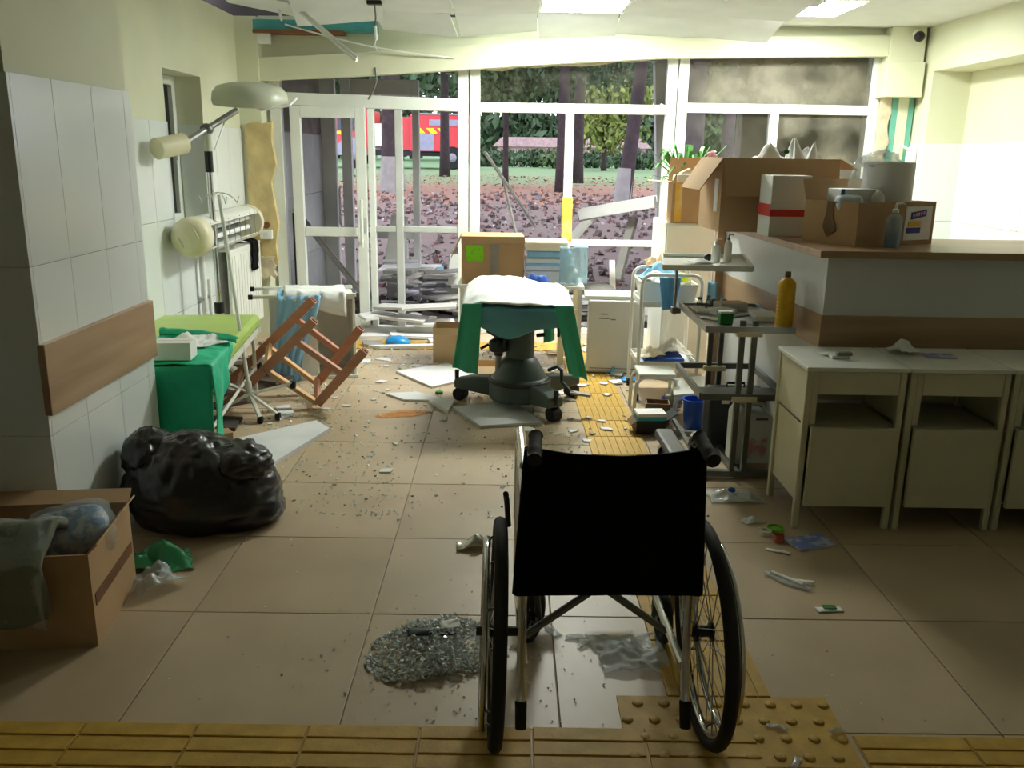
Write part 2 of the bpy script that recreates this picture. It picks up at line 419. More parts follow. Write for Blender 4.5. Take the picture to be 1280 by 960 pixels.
for i in range(-4, 4):
    x = 0.19+0.6*i
    if x > -1.6: MB().b2((x-0.012, -1.6, 2.494), (x+0.012, 6.79 if i > -3 else 6.2, 2.5)).build('ceiling_rail', 'pvc_white', ce)
for j in range(-13, 2):
    y = 6.19+0.6*j
    if j == 1: MB().bar((-0.4, 6.79, 2.492), (1.8, 6.80, 2.49), 0.024, 0.008).build('ceiling_rail', 'pvc_white', ce)
    else: MB().b2((-1.6 if y < 3.95 else -2.15 if j < 0 else -1.5, y-0.012, 2.4935), (1.8, y+0.012, 2.4995)).build('ceiling_rail', 'pvc_white', ce)
# what shows where the tiles have come down
MB().b2((-2.0, 7.28, 2.40), (-1.05, 7.42, 2.475)).build('painted_beam', 'teal_paint', ce)
MB().b2((-2.0, 7.26, 2.375), (-1.3, 7.40, 2.40)).build('batten', 'rust_wood', ce)
# LED panels
Memit('led_white', (250, 255, 246), PANEL)
def led(loc, w, d, label):
    t = thing('ceiling_light', label, 'ceiling light', loc)
    fr = MB()
    for lo, hi in (((-w/2, -d/2, 0), (w/2, -d/2+0.012, 0.02)), ((-w/2, d/2-0.012, 0), (w/2, d/2, 0.02)), ((-w/2, -d/2+0.012, 0), (-w/2+0.012, d/2-0.012, 0.02)), ((w/2-0.012, -d/2+0.012, 0), (w/2, d/2-0.012, 0.02))): fr.b2(lo, hi)
    fr.build('frame', 'pvc_white', t)
    MB().b2((-w/2+0.012, -d/2+0.012, 0.004), (w/2-0.012, d/2-0.012, 0.016)).build('diffuser', 'led_white', t)
    return t
led((0.49, 6.49, 2.488), 0.59, 0.59, 'square white LED ceiling panel lit among sagging ceiling tiles')
led((2.085, 6.49, 2.488), 0.47, 0.60, 'square white LED ceiling panel lit in smooth ceiling near right wall')

# ---- glazed partition: frame members and what is left of the glass
gw = MB().b2((-1.93, WY-0.04, 0.0), (2.98, WY+0.04, 0.05)).build('window_2', 'pvc_white', bevel=0.004); struct(gw)
def fr(name, lo, hi, mat='pvc_white', par=None): return MB().b2(lo, hi).build(name, mat, par or gw, bevel=0.005)
a, b = WY-0.04, WY+0.04
for x0, x1, z0, z1 in ((-1.95, -1.86, 0.05, 2.3), (-0.43, -0.345, 0.05, 2.32), (-0.335, -0.25, 0.05, 2.34), (0.445, 0.515, 0.05, 1.83), (1.255, 1.335, 0.05, 2.36), (1.345, 1.425, 0.05, 2.36), (2.105, 2.175, 0.05, 1.85), (2.90, 2.975, 0.05, 2.36)):
    fr('mullion', (x0, a, z0), (x1, b, z1))
fr('mullion', (-0.945, a+0.005, 0.05), (-0.885, b-0.005, 1.84), 'pvc_grey'); fr('mullion', (-1.165, a, 0.05), (-1.115, b, 1.84))
MB().bar((-1.86, WY, 1.905), (-0.43, WY, 1.875), 0.09, 0.10).build('transom', 'pvc_white', gw, bevel=0.006)
fr('transom', (-0.25, a, 1.825), (1.255, b, 1.90)); fr('transom', (1.425, a, 1.845), (2.90, b, 1.92))
fr('rail', (-1.115, a+0.01, 0.85), (-0.945, b-0.01, 0.90), 'pvc_grey'); fr('rail', (-0.885, a+0.01, 0.85), (-0.43, b-0.01, 0.90), 'pvc_grey')
fr('rail', (-0.25, a, 0.76), (0.445, b, 0.81)); fr('rail', (0.515, a, 0.76), (1.255, b, 0.81)); fr('rail', (1.425, a, 0.76), (2.105, b, 0.81)); fr('rail', (2.175, a, 0.76), (2.90, b, 0.81))
M('yellow_foam', (226, 178, 70), 0.8, var=0.2, c2=(238, 214, 150), thresh=0.55, scale=5)
fr('yellow_wrap', (0.437, a-0.006, 0.80), (0.523, b+0.006, 1.16), 'yellow_foam')
Mglass('pane_dirty', (0.86, 0.87, 0.84), 1.45, 0.75); Mglass('pane_clear', (0.93, 0.95, 0.94), 1.45, 0.12)
for x0, x1, z0, z1, m_ in ((1.425, 2.90, 1.92, 2.30, 'pane_dirty'), (1.425, 2.105, 0.81, 1.845, 'pane_clear'), (2.175, 2.90, 0.81, 1.845, 'pane_dirty'), (-0.25, 1.255, 1.90, 2.24, 'pane_clear'), (-1.86, -0.43, 1.95, 2.14, 'pane_clear')):
    MB().b2((x0, WY-0.006, z0), (x1, WY+0.006, z1)).build('pane', m_, gw)
# bent strip hanging from the mullion, foam lines
MB().tube([(1.20, WY-0.06, 1.90), (1.27, WY-0.07, 1.84), (1.31, WY-0.07, 1.78)], 0.02, 6).build('bent_strip', 'pvc_grey', gw)
dr = MB()
for lo, hi in (((0, -0.03, 0), (0.085, 0.03, 1.80)), ((0.525, -0.03, 0), (0.61, 0.03, 1.80)), ((0.085, -0.03, 1.71), (0.525, 0.03, 1.80)), ((0.085, -0.03, 0.76), (0.525, 0.03, 0.835)), ((0.085, -0.03, 0), (0.525, 0.03, 0.10))): dr.b2(lo, hi)
dr = struct(dr.build('door_1', 'pvc_white', bevel=0.005)); dr.location = (-1.79, WY-0.03, 0.05)
hb = MB().tube([(0.57, -0.085, 0.68), (0.57, -0.085, 1.07)], 0.013, 10).build('handle', 'pvc_white', dr, smooth=True)
for z in (0.74, 1.01): MB().cyl((0.57, -0.09, z), (0.57, -0.028, z), 0.009, n=8).build('handle_post', 'pvc_white', hb)
MB().b2((0.585, -0.036, 0.80), (0.605, -0.029, 0.92)).build('lock', 'pvc_grey', dr)
MB().b2((-0.012, -0.034, 0.1), (0.0, -0.02, 0.95)).build('seal', 'black_rubber', dr)
# ================================================================ OUTSIDE
def sstep(a, b, x):
    t = max(0.0, min(1.0, (x-a)/(b-a))); return t*t*(3-2*t)
def gz(x, y):
    z = -0.03+0.50*sstep(8.6, 14, y)+0.18*sstep(14, 26, y)+0.12*sstep(26, 45, y)+0.25*sstep(50, 90, y)
    return z+0.05*fbm((x, y, 0), 0.7, 3)*sstep(8, 9.5, y)
ysamp = [7.56+0.12*k for k in range(60)]+[15+0.5*k for k in range(40)]+[36+2.5*k for k in range(36)]
xs_ = lambda y, u: (u-0.5)*2*(6+y*0.75)
g = MB(); nu = 60
V = [(xs_(y, i/nu), y, gz(xs_(y, i/nu), y)) for y in ysamp for i in range(nu+1)]
g.add(V, [(j*(nu+1)+i, j*(nu+1)+i+1, (j+1)*(nu+1)+i+1, (j+1)*(nu+1)+i) for j in range(len(ysamp)-1) for i in range(nu)])
m = M('yard_ground', (98, 88, 82), 0.95, var=0.3, scale=3, bump=1.0, bscale=6)
nt = m.node_tree; N = nt.nodes; L = nt.links
tc = [k for k in N if k.type == 'TEX_COORD'][0]; sx = N.new('ShaderNodeSeparateXYZ'); L.new(tc.outputs['Object'], sx.inputs[0])
nn = N.new('ShaderNodeTexNoise'); nn.inputs['Scale'].default_value = 0.8; nn.inputs['Detail'].default_value = 6; L.new(tc.outputs['Object'], nn.inputs['Vector'])
ma = N.new('ShaderNodeMath'); ma.operation = 'MULTIPLY_ADD'; ma.inputs[1].default_value = 7.0; L.new(nn.outputs['Fac'], ma.inputs[0]); L.new(sx.outputs['Y'], ma.inputs[2])
mr = N.new('ShaderNodeMapRange'); mr.inputs['From Min'].default_value = 10; mr.inputs['From Max'].default_value = 50; L.new(ma.outputs[0], mr.inputs[0])
rp = N.new('ShaderNodeValToRGB'); L.new(mr.outputs[0], rp.inputs[0]); e = rp.color_ramp.elements
e[0].position = 0.0; e[0].color = lin((96, 86, 80))+[1]; e[1].position = 0.26; e[1].color = lin((108, 94, 84))+[1]
for p, c in ((0.32, (132, 102, 88)), (0.42, (140, 108, 84)), (0.50, (112, 128, 88)), (1.0, (96, 132, 84))):
    q = e.new(p); q.color = lin(c)+[1]
L.new(rp.outputs[0], N['Principled BSDF'].inputs['Base Color'])
ground = struct(g.build('ground', m, smooth=True, ang=180))
M('rubble_grey', (118, 110, 106), 0.95, var=0.3, scale=5); M('rubble_brick', (116, 88, 84), 0.95, var=0.3, scale=5); M('rubble_dark', (82, 73, 68), 0.95, var=0.3, scale=5); M('rubble_pale', (188, 184, 180), 0.9, var=0.15, scale=5)
def chunk(mb, c, s, rnd):
    P = [(-1,-1,-1),(1,-1,-1),(1,1,-1),(-1,1,-1),(-1,-1,1),(1,-1,1),(1,1,1),(-1,1,1)]
    m_ = rotm((rnd.uniform(0, 6), rnd.uniform(0, 6), rnd.uniform(0, 6)))
    mb.add([Vector(c)+m_ @ Vector((x*s*rnd.uniform(.4, 1.1), y*s*rnd.uniform(.3, 1.0), z*s*rnd.uniform(.25, .8))) for x, y, z in P], ((0,3,2,1),(4,5,6,7),(0,1,5,4),(1,2,6,5),(2,3,7,6),(3,0,4,7)))
rnd = random.Random(3)
for nm, cnt, lab in (('rubble_grey', 2600, 'grey broken masonry strewn over the yard outside'), ('rubble_brick', 1100, 'reddish brick fragments strewn over the yard outside'), ('rubble_dark', 2200, 'dark soil clods strewn over the yard outside'), ('rubble_pale', 260, 'pale plaster crumbs strewn over the yard outside')):
    mb = MB()
    for k in range(cnt):
        y = 8.0+13*rnd.random()**1.5; x = rnd.uniform(-0.42*y-0.6, 0.42*y+0.6); s = rnd.uniform(0.01, 0.042)*(0.9+y/40)
        if nm == 'rubble_pale': s *= 0.7
        chunk(mb, (x, y, gz(x, y)+s*0.25), s, rnd)
    tag(mb.build('rubble', nm, ground), lab, kind='stuff')
# fallen leaves
M('leaf_orange', (150, 108, 80), 0.8, var=0.3, scale=0.8)
mb = MB()
for k in range(2600):
    y = 17+15*rnd.random(); x = rnd.uniform(-0.45*y, 0.5*y); s = rnd.uniform(0.03, 0.08)
    m_ = rotm((rnd.uniform(-.6, .6), rnd.uniform(-.6, .6), rnd.uniform(0, 6)))
    c = Vector((x, y, gz(x, y)+0.05)); mb.add([c+m_ @ Vector(p) for p in ((-s, 0, 0), (0, -s*.6, .01), (s, 0, 0), (0, s*.6, .01))], [(0, 1, 2, 3)])
tag(mb.build('fallen_leaves', 'leaf_orange', ground), 'orange fallen leaves lying below the trees outside', kind='stuff')

# ---- trees
M('bark_dark', (58, 48, 48), 0.95, var=0.3, scale=8, bump=0.8, bscale=20); M('bark_grey', (94, 86, 82), 0.95, var=0.25, scale=8, bump=0.6, bscale=20); M('limewash', (140, 138, 132), 0.9, var=0.15, scale=6)
for nm, c in (('leaf_a', (86, 108, 66)), ('leaf_b', (66, 90, 58)), ('leaf_c', (120, 132, 62)), ('leaf_d', (74, 98, 68))): M(nm, c, 0.7, var=0.35, scale=1.5)
def leaves(mb, c, r, n, s, rnd):
    for k in range(n):
        while True:
            d = Vector((rnd.uniform(-1, 1), rnd.uniform(-1, 1), rnd.uniform(-1, 1)))
            if 0.1 < d.length < 1: break
        d *= 0.6+0.4*rnd.random()
        p = Vector(c)+Vector((d.x*r[0], d.y*r[1], d.z*r[2])); q = s*rnd.uniform(.6, 1.3)
        m_ = rotm((rnd.uniform(0, 6), rnd.uniform(0, 6), rnd.uniform(0, 6)))
        mb.add([p+m_ @ Vector(v) for v in ((-q, 0, 0), (0, -q*.55, q*.15), (q, 0, 0), (0, q*.55, q*.15))], [(0, 1, 2, 3)])
def tree(px, Y, top, r0, label, blobs, leaf, s, n, lean=0.0, bark='bark_dark', lime=False, seed=1):
    rnd = random.Random(seed); b = D(px, 200, Y); x = b.x; z0 = gz(x, Y)-0.1
    t = thing('tree', label, 'tree', (x, Y, z0), group='trees in the yard')
    pts = [(0, 0, 0), (lean*0.15, 0, top*0.15), (lean*0.45, 0, top*0.45), (lean*0.8, 0.05, top*0.8), (lean, 0.1, top)]
    MB().tube(pts, [r0*1.25, r0, r0*.85, r0*.65, r0*.4], 10).build('trunk', bark, t, smooth=True, ang=180)
    if lime: MB().tube([(0, 0, 0.05), (lean*0.12, 0, 0.9)], [r0*1.3, r0*1.06], 12, caps=False).build('limewash_band', 'limewash', t, smooth=True, ang=180)
    for k in range(4):
        a = rnd.uniform(0, 6.28); h = top*rnd.uniform(.5, .85); q = Vector((lean*h/top, 0, h))
        MB().tube([q, q+Vector((cos(a)*.6, sin(a)*.6, .35)), q+Vector((cos(a)*1.5, sin(a)*1.5, .6))], [r0*.35, r0*.22, r0*.08], 6).build('branch', bark, t)
    if blobs:
        mb = MB()
        for c, r in blobs: leaves(mb, c, r, n, s, rnd)
        mb.build('crown', leaf, t)
    return t
tree(490, 21, 7.0, 0.24, 'thick dark tree trunk with whitewashed base standing before red fire engine', [((-1.5, .5, 4.0), (2.2, 1.5, 1.0)), ((1.0, 1, 4.2), (2.0, 1.5, 1.0)), ((0, 1, 5.6), (3, 2, 1.4))], 'leaf_b', 0.11, 900, lime=True, seed=2)
tree(632, 24, 4.6, 0.08, 'slender young tree with low bushy crown on the grass', [((0, 0, 2.9), (1.7, 1.4, 1.0)), ((0.7, 0, 3.6), (1.9, 1.4, 1.0)), ((-.6, .3, 4.2), (1.7, 1.4, 1.0))], 'leaf_a', 0.10, 1100, seed=3)
tree(703, 22, 6.5, 0.15, 'dark straight tree seen beside the yellow-stained mullion', [((-.5, .6, 3.6), (1.7, 1.2, .9)), ((.6, .6, 3.5), (1.6, 1.2, .9)), ((0, .5, 4.8), (2.2, 1.6, 1.0))], 'leaf_d', 0.10, 1000, seed=4)
tree(722, 27, 6.5, 0.17, 'dark tree standing behind the straight dark one', [((.8, .8, 3.6), (2.2, 1.5, 1.0)), ((-.4, .8, 5.0), (2.4, 1.5, 1.1))], 'leaf_b', 0.12, 1000, seed=5)
tree(779, 15.5, 4.8, 0.13, 'leaning dark tree with pale lower trunk near the fallen metal profile', [((0.5, .4, 3.1), (1.0, .9, .45)), ((-.3, .4, 3.8), (1.5, 1, .5))], 'leaf_b', 0.08, 900, lean=0.45, lime=True, seed=6)
tree(866, 13, 4.4, 0.15, 'broad grey trunk seen through the pane over the cardboard boxes', [((.8, .4, 3.0), (1.1, .8, .5))], 'leaf_d', 0.07, 700, bark='bark_grey', seed=7)
tree(908, 19, 5.0, 0.14, 'slim grey tree far behind the heaped cardboard boxes', [((.3, .4, 3.2), (1.7, 1, .7)), ((-.6, .4, 2.2), (1.0, .8, .6))], 'leaf_a', 0.09, 700, bark='bark_grey', seed=8)
tree(755, 42, 5.0, 0.12, 'yellow-green leafy small tree far out on the lawn', [((0, 0, 2.0), (2.2, 1.5, 1.3)), ((.6, 0, 3.2), (2.0, 1.5, 1.2))], 'leaf_c', 0.17, 900, seed=9)
tree(436, 30, 7.0, 0.14, 'tree rising behind the left door leaf', [((0, 0, 4.9), (2.4, 1.5, .9)), ((2.0, 0, 5.1), (2.2, 1.5, .9))], 'leaf_a', 0.13, 900, seed=10)
tree(556, 32, 7.0, 0.17, 'tree rising behind the tail of the red fire engine', [((-.5, 0, 4.8), (2.6, 1.5, 1.0)), ((1.4, 0, 4.9), (2.2, 1.5, 1.1))], 'leaf_d', 0.13, 900, seed=11)
for k, (px, Y, lf) in enumerate(((330, 62, 'leaf_d'), (420, 70, 'leaf_b'), (500, 66, 'leaf_d'), (585, 72, 'leaf_a'), (655, 66, 'leaf_b'), (720, 74, 'leaf_a'), (790, 66, 'leaf_d'), (860, 72, 'leaf_b'), (930, 66, 'leaf_a'), (1010, 72, 'leaf_d'), (1090, 66, 'leaf_b'))):
    tree(px, Y, 9, 0.25, 'tall leafy tree in the dense row closing off the lawn', [((0, 0, 2.2), (4.4, 2, 2.2)), ((1, 0, 6.0), (3.8, 2, 2.4)), ((-1, 0, 9.6), (4.2, 2, 2.4))], lf, 0.42, 1000, seed=20+k)['group'] = 'row of trees closing off the lawn'

# ---- pale pink house across the lawn
M('house_pink', (206, 168, 172), 0.9, var=0.06); M('house_roof', (176, 150, 150), 0.9, var=0.2); M('house_glass', (60, 66, 78), 0.1)
hc = D(715, 186, 55); h = thing('house', 'pale pink low house across the lawn with dark windows', 'house', (hc.x, 55, gz(hc.x, 55)-0.25))
MB().b2((-4.5, 0, 0), (4.5, 4, 1.35)).build('wall', 'house_pink', h)
MB().prism([(-4.8, 1.35), (4.8, 1.35), (4.2, 1.9), (-4.2, 1.9)], -0.3, 4.3, lambda a_, b_, c_: (a_, c_, b_)).build('roof', 'house_roof', h)
for k in range(4):
    w = MB().b2((-3.6+2.1*k, -0.06, 0.45), (-2.7+2.1*k, 0.02, 1.05)).build('window', 'pvc_white', h); MB().b2((-3.53+2.1*k, -0.08, 0.52), (-2.77+2.1*k, -0.055, 0.98)).build('pane', 'house_glass', w)

for k, (px, Y, w, lf) in enumerate(((612, 47, 2.0, 'leaf_d'), (668, 49, 2.0, 'leaf_b'), (700, 46, 1.3, 'leaf_a'), (745, 49, 2.2, 'leaf_d'), (800, 47, 2.4, 'leaf_b'), (850, 49, 2.4, 'leaf_a'))):
    rnd = random.Random(90+k); b = D(px, 190, Y); t = thing('shrub', ('dense shrub on the lawn left of the pink house', 'dense shrub before the left end of the pink house', 'small shrub before the middle of the pink house', 'wide shrub before the right end of the pink house', 'wide dark shrub right of the pink house', 'wide light shrub furthest right of the pink house')[k], 'shrub', (b.x, Y, gz(b.x, Y)), group='shrubs along the lawn')
    mb = MB(); leaves(mb, (0, 0, 0.45), (w, 1.0, 0.55), 700, 0.15, rnd); mb.build('foliage', lf, t); MB().tube([(0, 0, 0), (0, 0, 0.7)], [0.08, 0.04], 6).build('stem', 'bark_dark', t)
# ---- fire engine
M('engine_red', (206, 34, 40), 0.3, var=0.05, coat=0.5); M('hi_vis', (232, 232, 30), 0.5); M('engine_grey', (150, 152, 172), 0.4, metal=0.2); M('engine_dark', (36, 36, 44), 0.6); M('hub_grey', (150, 150, 156), 0.4, metal=0.5); M('engine_white', (235, 235, 240), 0.4); M('engine_glass', (50, 58, 70), 0.08)
TY = 40.0; tl = D(402, 206, TY); tz = gz(-5, TY)
ft = thing('fire_engine', 'red fire engine with yellow chevrons parked on the grass outside', 'fire engine', (tl.x, TY, tz))
E0 = 6.7
MB().b2((0.1, 0.25, 0.55), (6.4, 2.1, 0.8)).build('chassis', 'engine_dark', ft)
cab = MB().prism([(0, 0.6), (2.3, 0.6), (2.3, 2.45), (0.35, 2.45), (0.05, 1.6)], 0, 2.3, lambda a_, b_, c_: (a_, c_, b_)).build('cab', 'engine_red', ft, bevel=0.04)
MB().b2((0.75, -0.03, 1.6), (1.9, 0.02, 2.25)).build('side_window', 'engine_glass', cab)
MB().b2((0.4, -0.035, 1.42), (1.25, 0.02, 1.56)).build('stripe', 'hi_vis', cab)
MB().b2((0.0, -0.05, 0.55), (0.5, 2.3, 0.85)).build('bumper', 'engine_dark', ft)
MB().prism([(0.62, 0.55), (2.05, 0.55), (1.95, 1.0), (1.65, 1.28), (1.0, 1.28), (0.75, 1.0)], -0.05, 0.0, lambda a_, b_, c_: (a_, c_, b_)).build('wheel_arch', 'engine_grey', cab)
MB().b2((2.35, 0.1, 0.95), (2.65, 2.2, 1.9)).build('equipment_locker', 'engine_white', ft)
MB().b2((2.7, 0.2, 0.8), (3.9, 2.2, 2.2)).build('pump_housing', 'engine_red', ft)
body = MB().b2((3.9, 0, 0.75), (6.55, 2.3, 2.3)).build('body', 'engine_red', ft, bevel=0.04)
MB().b2((4.05, -0.03, 0.78), (4.95, 0.02, 1.50)).build('shutter', 'engine_grey', body)
MB().b2((4.75, -0.05, 1.85), (6.4, 0.02, 2.1)).build('locker_panel', 'engine_grey', body)
for k, x in enumerate((4.08, 4.62, 5.1)):
    MB().prism([(x, 1.74), (x+0.3, 1.74), (x+0.5, 1.52), (x+0.2, 1.52)], -0.035, 0.02, lambda a_, b_, c_: (a_, c_, b_)).build('chevron', 'hi_vis', body)
MB().b2((4.0, -0.02, 2.3), (6.4, 0.06, 2.36)).build('roof_rail', 'steel', body)
for x in (1.35, 5.75):
    for y in (0.12, 2.0):
        w = MB().lathe([(0.30, -0.14), (0.47, -0.14), (0.5, -0.08), (0.5, 0.08), (0.47, 0.14), (0.30, 0.14)], 28, (x, y, 0.5), rotm((pi/2, 0, 0))).build('wheel', 'black_rubber', ft, smooth=True)
        MB().lathe([(0.3, -0.1), (0.28, 0.06), (0.1, 0.1), (0.1, 0.16)], 20, (x, y-0.06, 0.5), rotm((pi/2, 0, 0))).build('hub', 'hub_grey', w, smooth=True)

# ---- porch outside the glass: side wall, canopy, posts, outer door frame
M('porch_panel', (168, 170, 168), 0.6, var=0.06); M('porch_dirty', (158, 152, 136), 0.9, var=0.2, c2=(112, 100, 80), thresh=0.58, scale=2.2, bump=0.3, bscale=12); M('porch_pvc', (208, 208, 204), 0.4, var=0.05)
pw = struct(MB().b2((-2.15, WY+0.09, -0.03), (-1.93, 9.3, 2.5)).build('wall_porch_left', 'grout'))
rc = []
for a_ in (7.60, 8.02, 8.44, 8.86):
    for z0, z1 in ((0.0, 0.55), (0.55, 1.1), (1.1, 1.65)): rc.append(((-1.935, a_+0.002, z0+0.002), (-1.915, a_+0.418, z1-0.002)))
tiles_on(pw, 'porch_panel', rc)
MB().b2((-1.935, 7.6, 1.66), (-1.92, 9.28, 2.5)).build('render_band', 'rubble_grey', pw)
struct(MB().b2((2.32, 9.2, -0.05), (3.9, 9.45, 2.62)).build('wall_porch_right', 'porch_dirty'))
struct(MB().b2((3.6, WY+0.3, -0.05), (3.9, 9.2, 2.62)).build('wall_porch_side', 'porch_dirty'))
M('canopy_grey', (96, 90, 88), 0.9, var=0.25, scale=3)
cn = struct(MB().b2((-2.6, WY+0.1, 2.5), (3.9, 10.2, 2.72)).build('ceiling_porch', 'canopy_grey'))
rough_slab('torn_soffit', 'canopy_grey', [(-0.9, 2.30), (1.6, 2.36), (1.6, 2.52), (-0.9, 2.52)], 8.2, 8.26, cn, 0.05, 4, 12)
pd = MB()
for p in ((-1.93, -1.78), (-1.72, -1.62)): pd.b2((p[0], 9.30, -0.03), (p[1], 9.40, 2.2))
pd.b2((-1.62, 9.31, 0.62), (-0.95, 9.39, 0.69)); pd.b2((-1.62, 9.31, 2.05), (-0.95, 9.39, 2.2)); pd.b2((-1.0, 9.30, -0.03), (-0.93, 9.40, 2.2))
pd = struct(pd.build('door_2', 'porch_pvc', bevel=0.006))
MB().tube([(-1.74, 9.28, 0.75), (-1.74, 9.22, 0.78), (-1.74, 9.22, 1.12), (-1.74, 9.28, 1.15)], 0.012, 8).build('handle', 'porch_pvc', pd, smooth=True)
pp = thing('porch_post', 'pale grey square porch post standing beside the leaning tree outside', 'post', (D(838, 260, 9.4).x, 9.4, gz(1.6, 9.4)))
MB().bar((0, 0, 0), (-0.16, 0.05, 2.42), 0.14, 0.17, (1, 0, 0)).build('shaft', 'porch_pvc', pp, bevel=0.01)
MB().box((0, 0, 0.02), (0.26, 0.26, 0.05)).build('base_plate', 'dark_steel', pp)
# ================================================================ WHEELCHAIR
M('vinyl_pad', (58, 58, 64), 0.35, var=0.1); M('bluegrey_panel', (88, 112, 128), 0.35, var=0.35, scale=30, c2=(160, 176, 182), thresh=0.58); M('tyre_grey', (34, 33, 32), 0.75, var=0.15)
def circ(r, x, n=48, cz=0.0, cy=0.0): return [(x, cy+r*cos(2*pi*k/n), cz+r*sin(2*pi*k/n)) for k in range(n)]
wc = thing('wheelchair', 'folding wheelchair with black vinyl back and chrome frame seen from behind', 'wheelchair', (0.255, 2.075, 0.0), (0, 0, R(1.5)))
WR = 0.298
sp0 = None
for sgn in (-1, 1):
    xw = 0.272*sgn
    w = MB().tube(circ(WR-0.017, 0, 56), 0.0175, 10, closed=True).build('rear_wheel', 'tyre_grey', wc, smooth=True, ang=180); w.location = (xw, 0, WR); w.rotation_euler = (0, R(-1.5*sgn), 0)
    MB().tube(circ(WR-0.036, 0, 56), 0.008, 8, closed=True).build('rim', 'chrome', w, smooth=True, ang=180)
    hr = MB().tube(circ(WR-0.058, 0.034*sgn, 56), 0.0085, 8, closed=True)
    hr.build('hand_rim', 'chrome', w, smooth=True, ang=180)
    for k in range(6):
        a = 2*pi*(k+0.3)/6; MB().cyl((0.034*sgn, (WR-0.058)*cos(a), (WR-0.058)*sin(a)), (0.004*sgn, (WR-0.04)*cos(a), (WR-0.04)*sin(a)), 0.004, n=6).build('rim_clip', 'dark_steel', w)
    MB().lathe([(0.012, -0.055), (0.014, -0.03), (0.028, -0.026), (0.028, -0.018), (0.016, -0.012), (0.016, 0.012), (0.028, 0.018), (0.028, 0.024), (0.012, 0.028)], 16, (0, 0, 0), rotm((0, pi/2, 0))).build('hub', 'black_plastic', w, smooth=True)
    for k in range(24):
        a = 2*pi*k/24; off = 0.35*(1 if k % 2 else -1); sx = 0.021*(1 if k % 4 < 2 else -1)
        if sp0 is None or k < 4 and sgn == -1:
            pass
        p0 = (sx, 0.024*cos(a+off), 0.024*sin(a+off)); p1 = (0, (WR-0.034)*cos(a), (WR-0.034)*sin(a))
        MB().tube([p0, p1], 0.0016, 4, caps=False).build('spoke', 'steel', w)
    # axle
    MB().cyl((0.215*sgn, 0, WR), (0.25*sgn, 0, WR), 0.013, n=10).build('axle', 'black_plastic', wc, smooth=True)
    fx = 0.205*sgn
    top = 0.185*sgn
    # upright leaning inwards at the top, its lower end with a rubber tip
    MB().tube([(top, -0.105, 0.85), (top*1.02, -0.10, 0.78), (0.2*sgn, -0.075, 0.60), (fx*1.03, -0.07, 0.45), (fx*1.03, -0.075, 0.22), (fx*1.03, -0.10, 0.145)], 0.0115, 10).build('back_upright', 'chrome', wc, smooth=True)
    MB().tube([(fx*1.03, -0.098, 0.155), (fx*1.03, -0.118, 0.09)], [0.0155, 0.0145], 12).build('rubber_tip', 'black_rubber', wc, smooth=True)
    hd_ = MB().tube([(top, -0.09, 0.845), (top*1.01, -0.105, 0.872), (top*1.03, -0.13, 0.878)], 0.0115, 10).build('push_handle', 'chrome', wc, smooth=True)
    grp = MB(); n_ = 9
    grp.tube([(top*1.03+0.004*sgn*k/n_*2, -0.13-0.105*k/n_, 0.878-0.022*k/n_) for k in range(n_+1)], [0.0175 if k in (0, n_, 7, 6) else 0.0155 for k in range(n_+1)], 12)
    grp.build('grip', 'black_rubber', hd_, smooth=True, ang=60)
    # lower and seat rails, front post
    MB().tube([(fx, -0.07, 0.24), (fx, 0.1, 0.235), (fx, 0.36, 0.235), (fx, 0.42, 0.27), (fx, 0.42, 0.45)], 0.0115, 10).build('lower_rail', 'chrome', wc, smooth=True)
    MB().tube([(fx, -0.07, 0.47), (fx, 0.40, 0.485), (fx, 0.45, 0.46), (fx*0.98, 0.55, 0.16)], 0.0115, 10).build('seat_rail', 'chrome', wc, smooth=True)
    # armrest
    MB().tube([(fx*1.02, -0.05, 0.60), (fx*1.02, -0.03, 0.69), (fx*1.02, 0.0, 0.705), (fx*1.02, 0.33, 0.705), (fx*1.02, 0.37, 0.68), (fx*1.02, 0.38, 0.45)], 0.0115, 10).build('arm_tube', 'chrome', wc, smooth=True)
    if sgn > 0:
        MB().b2((fx*1.02-0.026, 0.02, 0.717), (fx*1.02+0.026, 0.36, 0.745)).build('arm_pad', 'vinyl_pad', wc, bevel=0.01)
    else:
        MB().tube([(fx*1.0, 0.10, 0.722), (fx*1.0, 0.36, 0.735)], 0.012, 10).build('arm_bar', 'chrome', wc, smooth=True)
    MB().b2((fx*1.04-0.004, -0.02, 0.485), (fx*1.04+0.004, 0.36, 0.69)).build('side_panel', 'bluegrey_panel', wc, bevel=0.002)
    MB().tube([(fx*1.17, 0.22, 0.5), (fx*1.2, 0.20, 0.58), (fx*1.22, 0.17, 0.615)], 0.008, 8).build('brake_lever', 'black_plastic', wc, smooth=True)
    # castor and footrest
    cx = 0.262 if sgn > 0 else -0.155
    c = MB().tube(circ(0.072, 0, 32), 0.016, 8, closed=True).build('castor', 'black_rubber', wc, smooth=True, ang=180); c.location = (cx, 0.45, 0.09); c.rotation_euler = (0, 0, R(-28 if sgn < 0 else 4))
    sk = MB()
    for k in range(5):
        a = 2*pi*k/5; sk.bar((0, 0.012*cos(a), 0.012*sin(a)), (0, 0.066*cos(a), 0.066*sin(a)), 0.014, 0.012, (1, 0, 0))
    sk.cyl((-0.02, 0, 0), (0.02, 0, 0), 0.016, n=12); sk.build('castor_spokes', 'black_plastic', c)
